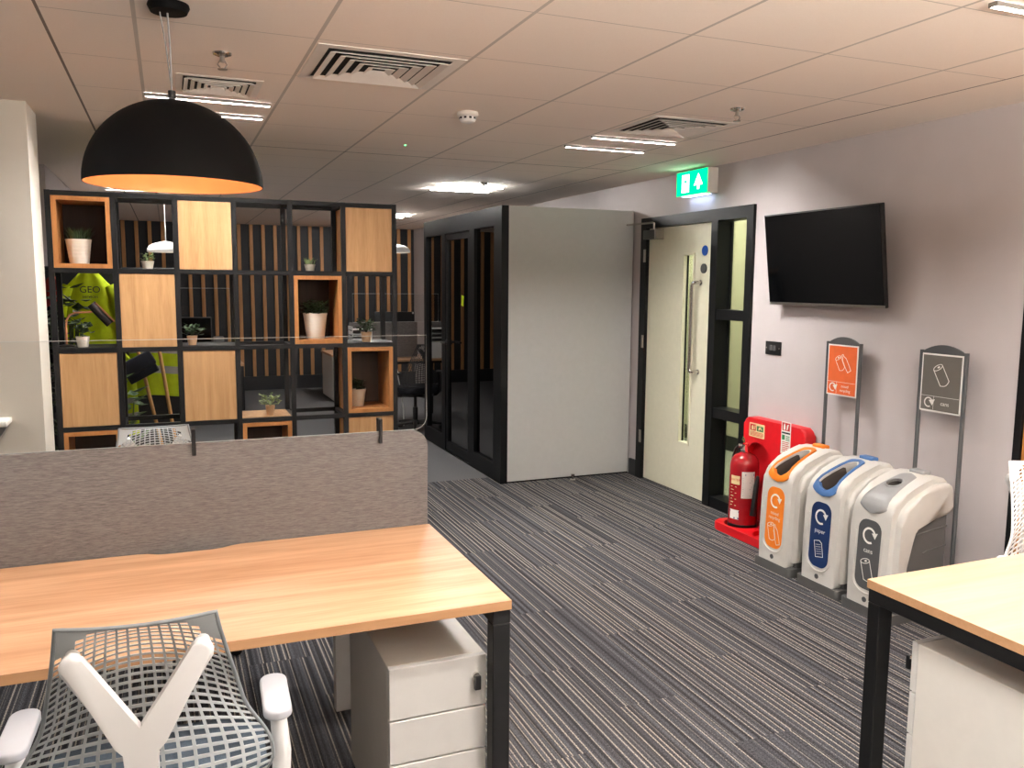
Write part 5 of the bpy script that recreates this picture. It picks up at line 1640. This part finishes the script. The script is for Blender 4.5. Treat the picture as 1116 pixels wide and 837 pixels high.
MB().cyl((0, -0.061, 0.09), (0, -0.064, 0.09), 0.034, n=20).build('driver', M_plasticb, sp)
# paper trays on the far desk's edge
for i in range(4):
    z = 0.9 + i * 0.052
    t = MB(); t.box(1.84, 2.06, 9.06, 9.28, z, z + 0.008, 0.001, 1); t.box(1.84, 1.846, 9.06, 9.28, z + 0.008, z + 0.04); t.box(2.054, 2.06, 9.06, 9.28, z + 0.008, z + 0.04)
    if i == 0: t.box(1.84, 2.06, 9.06, 9.28, 0.7305, 0.9)
    else:
        for xx in (1.845, 2.055):
            for yy in (9.065, 9.275): t.cyl((xx, yy, z - 0.0125), (xx, yy, z), 0.004, n=6)
    o = t.build('paper_tray', M_tower)
    tag(o, ['lowest white tray of the stack on the far desk', 'second white tray up in the stack on the far desk', 'third white tray up in the stack on the far desk', 'topmost white tray of the stack on the far desk'][i], 'paper tray', 'white paper trays on the far desk')
# low white cabinet with an oak top by the slat wall
cb = thing('storage_cabinet', 'low white cabinet with an oak top near the slat wall', 'cabinet', (2.4, 11.4, 0))
MB().box(-0.43, 0.43, -0.4, 0.4, 0.02, 0.60, 0.003, 1).build('body', M_white, cb)
MB().box(-0.445, 0.445, -0.41, 0.41, 0.601, 0.63, 0.003, 1).build('cabinet_top', M_desk, cb)
MB().box(-0.42, 0.42, -0.39, 0.39, 0, 0.0195).build('plinth', M_black, cb)
for xx in (-0.212, 0.212):
    d_ = MB().box(xx - 0.208, xx + 0.208, -0.418, -0.4005, 0.03, 0.59, 0.002, 1).build('cabinet_door', M_white, cb)
    MB().box(xx - 0.01 * (1 if xx < 0 else -1) - 0.006 + (0.18 if xx < 0 else -0.18), xx - 0.01 * (1 if xx < 0 else -1) + 0.006 + (0.18 if xx < 0 else -0.18), -0.43, -0.4185, 0.4, 0.52, 0.002, 1).build('door_handle', M_steel, d_)
# white cable hanging from the far desk
tag(MB().tube([(2.30, 8.95, 0.70), (2.31, 8.93, 0.55), (2.34, 8.93, 0.4), (2.36, 8.9, 0.2), (2.36, 8.88, 0.006)], 0.006, 6).build('cable', M_tower), 'white cable hanging from the edge of the far desk', 'cable')
# wall-mounted ledge on the pillar, just inside the frame
wl_ = thing('wall_ledge', 'short pale grey ledge fixed to the pale pillar', 'ledge', (-1.05, 4.45, 0.88))
MB().box(-0.35, 0.342, -0.08, 0.079, 0.02, 0.045, 0.004, 2).build('shelf_board', M_white, wl_)
MB().prism([(-0.34, 0.019), (0.335, 0.019), (0.285, -0.06), (-0.34, -0.06)], 0.03, 0.079, lambda u, v, w_: (u, w_, v)).build('bracket', M_grey, wl_)

# ------------------------------------------------------------------ light, world, camera
wd = bpy.data.worlds.new('ambient_fill')  # even background light added as soft fill
SC.world = wd
wd.use_nodes = True
bg = wd.node_tree.nodes['Background']
bg.inputs['Color'].default_value = lin((255, 236, 216))
bg.inputs['Strength'].default_value = 0.1

def ceiling_fill(x, y, z, ln, label):
    # unseen uplight added behind the viewpoint to brighten the ceiling
    t = thing('fill_uplight', label, 'ceiling light', (x, y, z))
    MB().box(-0.035, 0.035, -ln / 2, ln / 2, 0.0, 0.045, 0.004, 1).build('housing', M_tower, t)
    MB().box(-0.028, 0.028, -ln / 2 + 0.02, ln / 2 - 0.02, 0.0455, 0.048).build('uplight', M_up, t)
    for yy in (-ln / 2 + 0.1, ln / 2 - 0.1):
        MB().cyl((0, yy, 0.046), (0, yy, H - z), 0.0015, n=6).build('wire', M_steel, t)
M_up = emit('ceiling_fill_emitter', (255, 246, 236), 1000.0)
ceiling_fill(0.55, -0.95, 1.70, 1.5, 'added uplight behind the viewpoint to brighten the ceiling, nearest the aisle')
ceiling_fill(2.15, -0.95, 1.70, 1.5, 'added uplight behind the viewpoint to brighten the ceiling, nearest the grey wall')
def area(name, x, y, z, sx, sy, power, col):
    l = bpy.data.lights.new(name, 'AREA')
    l.shape = 'RECTANGLE'; l.size = sx; l.size_y = sy; l.energy = power; l.color = lin(col)[:3]
    o = bpy.data.objects.new(name, l)
    C.objects.link(o)
    o.location = (x, y, z)
    return o
area('corridor_ceiling_light', 4.3, 5.9, 2.58, 0.5, 4.5, 95, (255, 251, 236))

cam = bpy.data.cameras.new('camera')
co = bpy.data.objects.new('camera', cam)
C.objects.link(co)
F, PITCH, YAW, ROLL = 909.379993, 0.119237390, 0.389955602, 0.00780103459
fw = Vector((math.sin(YAW) * math.cos(PITCH), math.cos(YAW) * math.cos(PITCH), -math.sin(PITCH)))
rt = Vector((math.cos(YAW), -math.sin(YAW), 0))
up = rt.cross(fw)
r2 = rt * math.cos(ROLL) + up * math.sin(ROLL)
u2 = up * math.cos(ROLL) - rt * math.sin(ROLL)
co.matrix_world = Matrix(((r2.x, u2.x, -fw.x, 0), (r2.y, u2.y, -fw.y, 0), (r2.z, u2.z, -fw.z, 1.57), (0, 0, 0, 1)))
cam.sensor_fit = 'HORIZONTAL'
cam.sensor_width = 36.0
cam.lens = F / 1116.0 * 36.0
cam.clip_start = 0.05
SC.camera = co

vs = SC.view_settings
vs.view_transform = 'Standard'
vs.look = 'None'
vs.gamma = 1.0
vs.exposure = 0.72
vs.use_curve_mapping = False
SC.cycles.use_denoising = True
SC.cycles.max_bounces = 8
SC.cycles.transparent_max_bounces = 16
SC.cycles.sample_clamp_indirect = 6.0
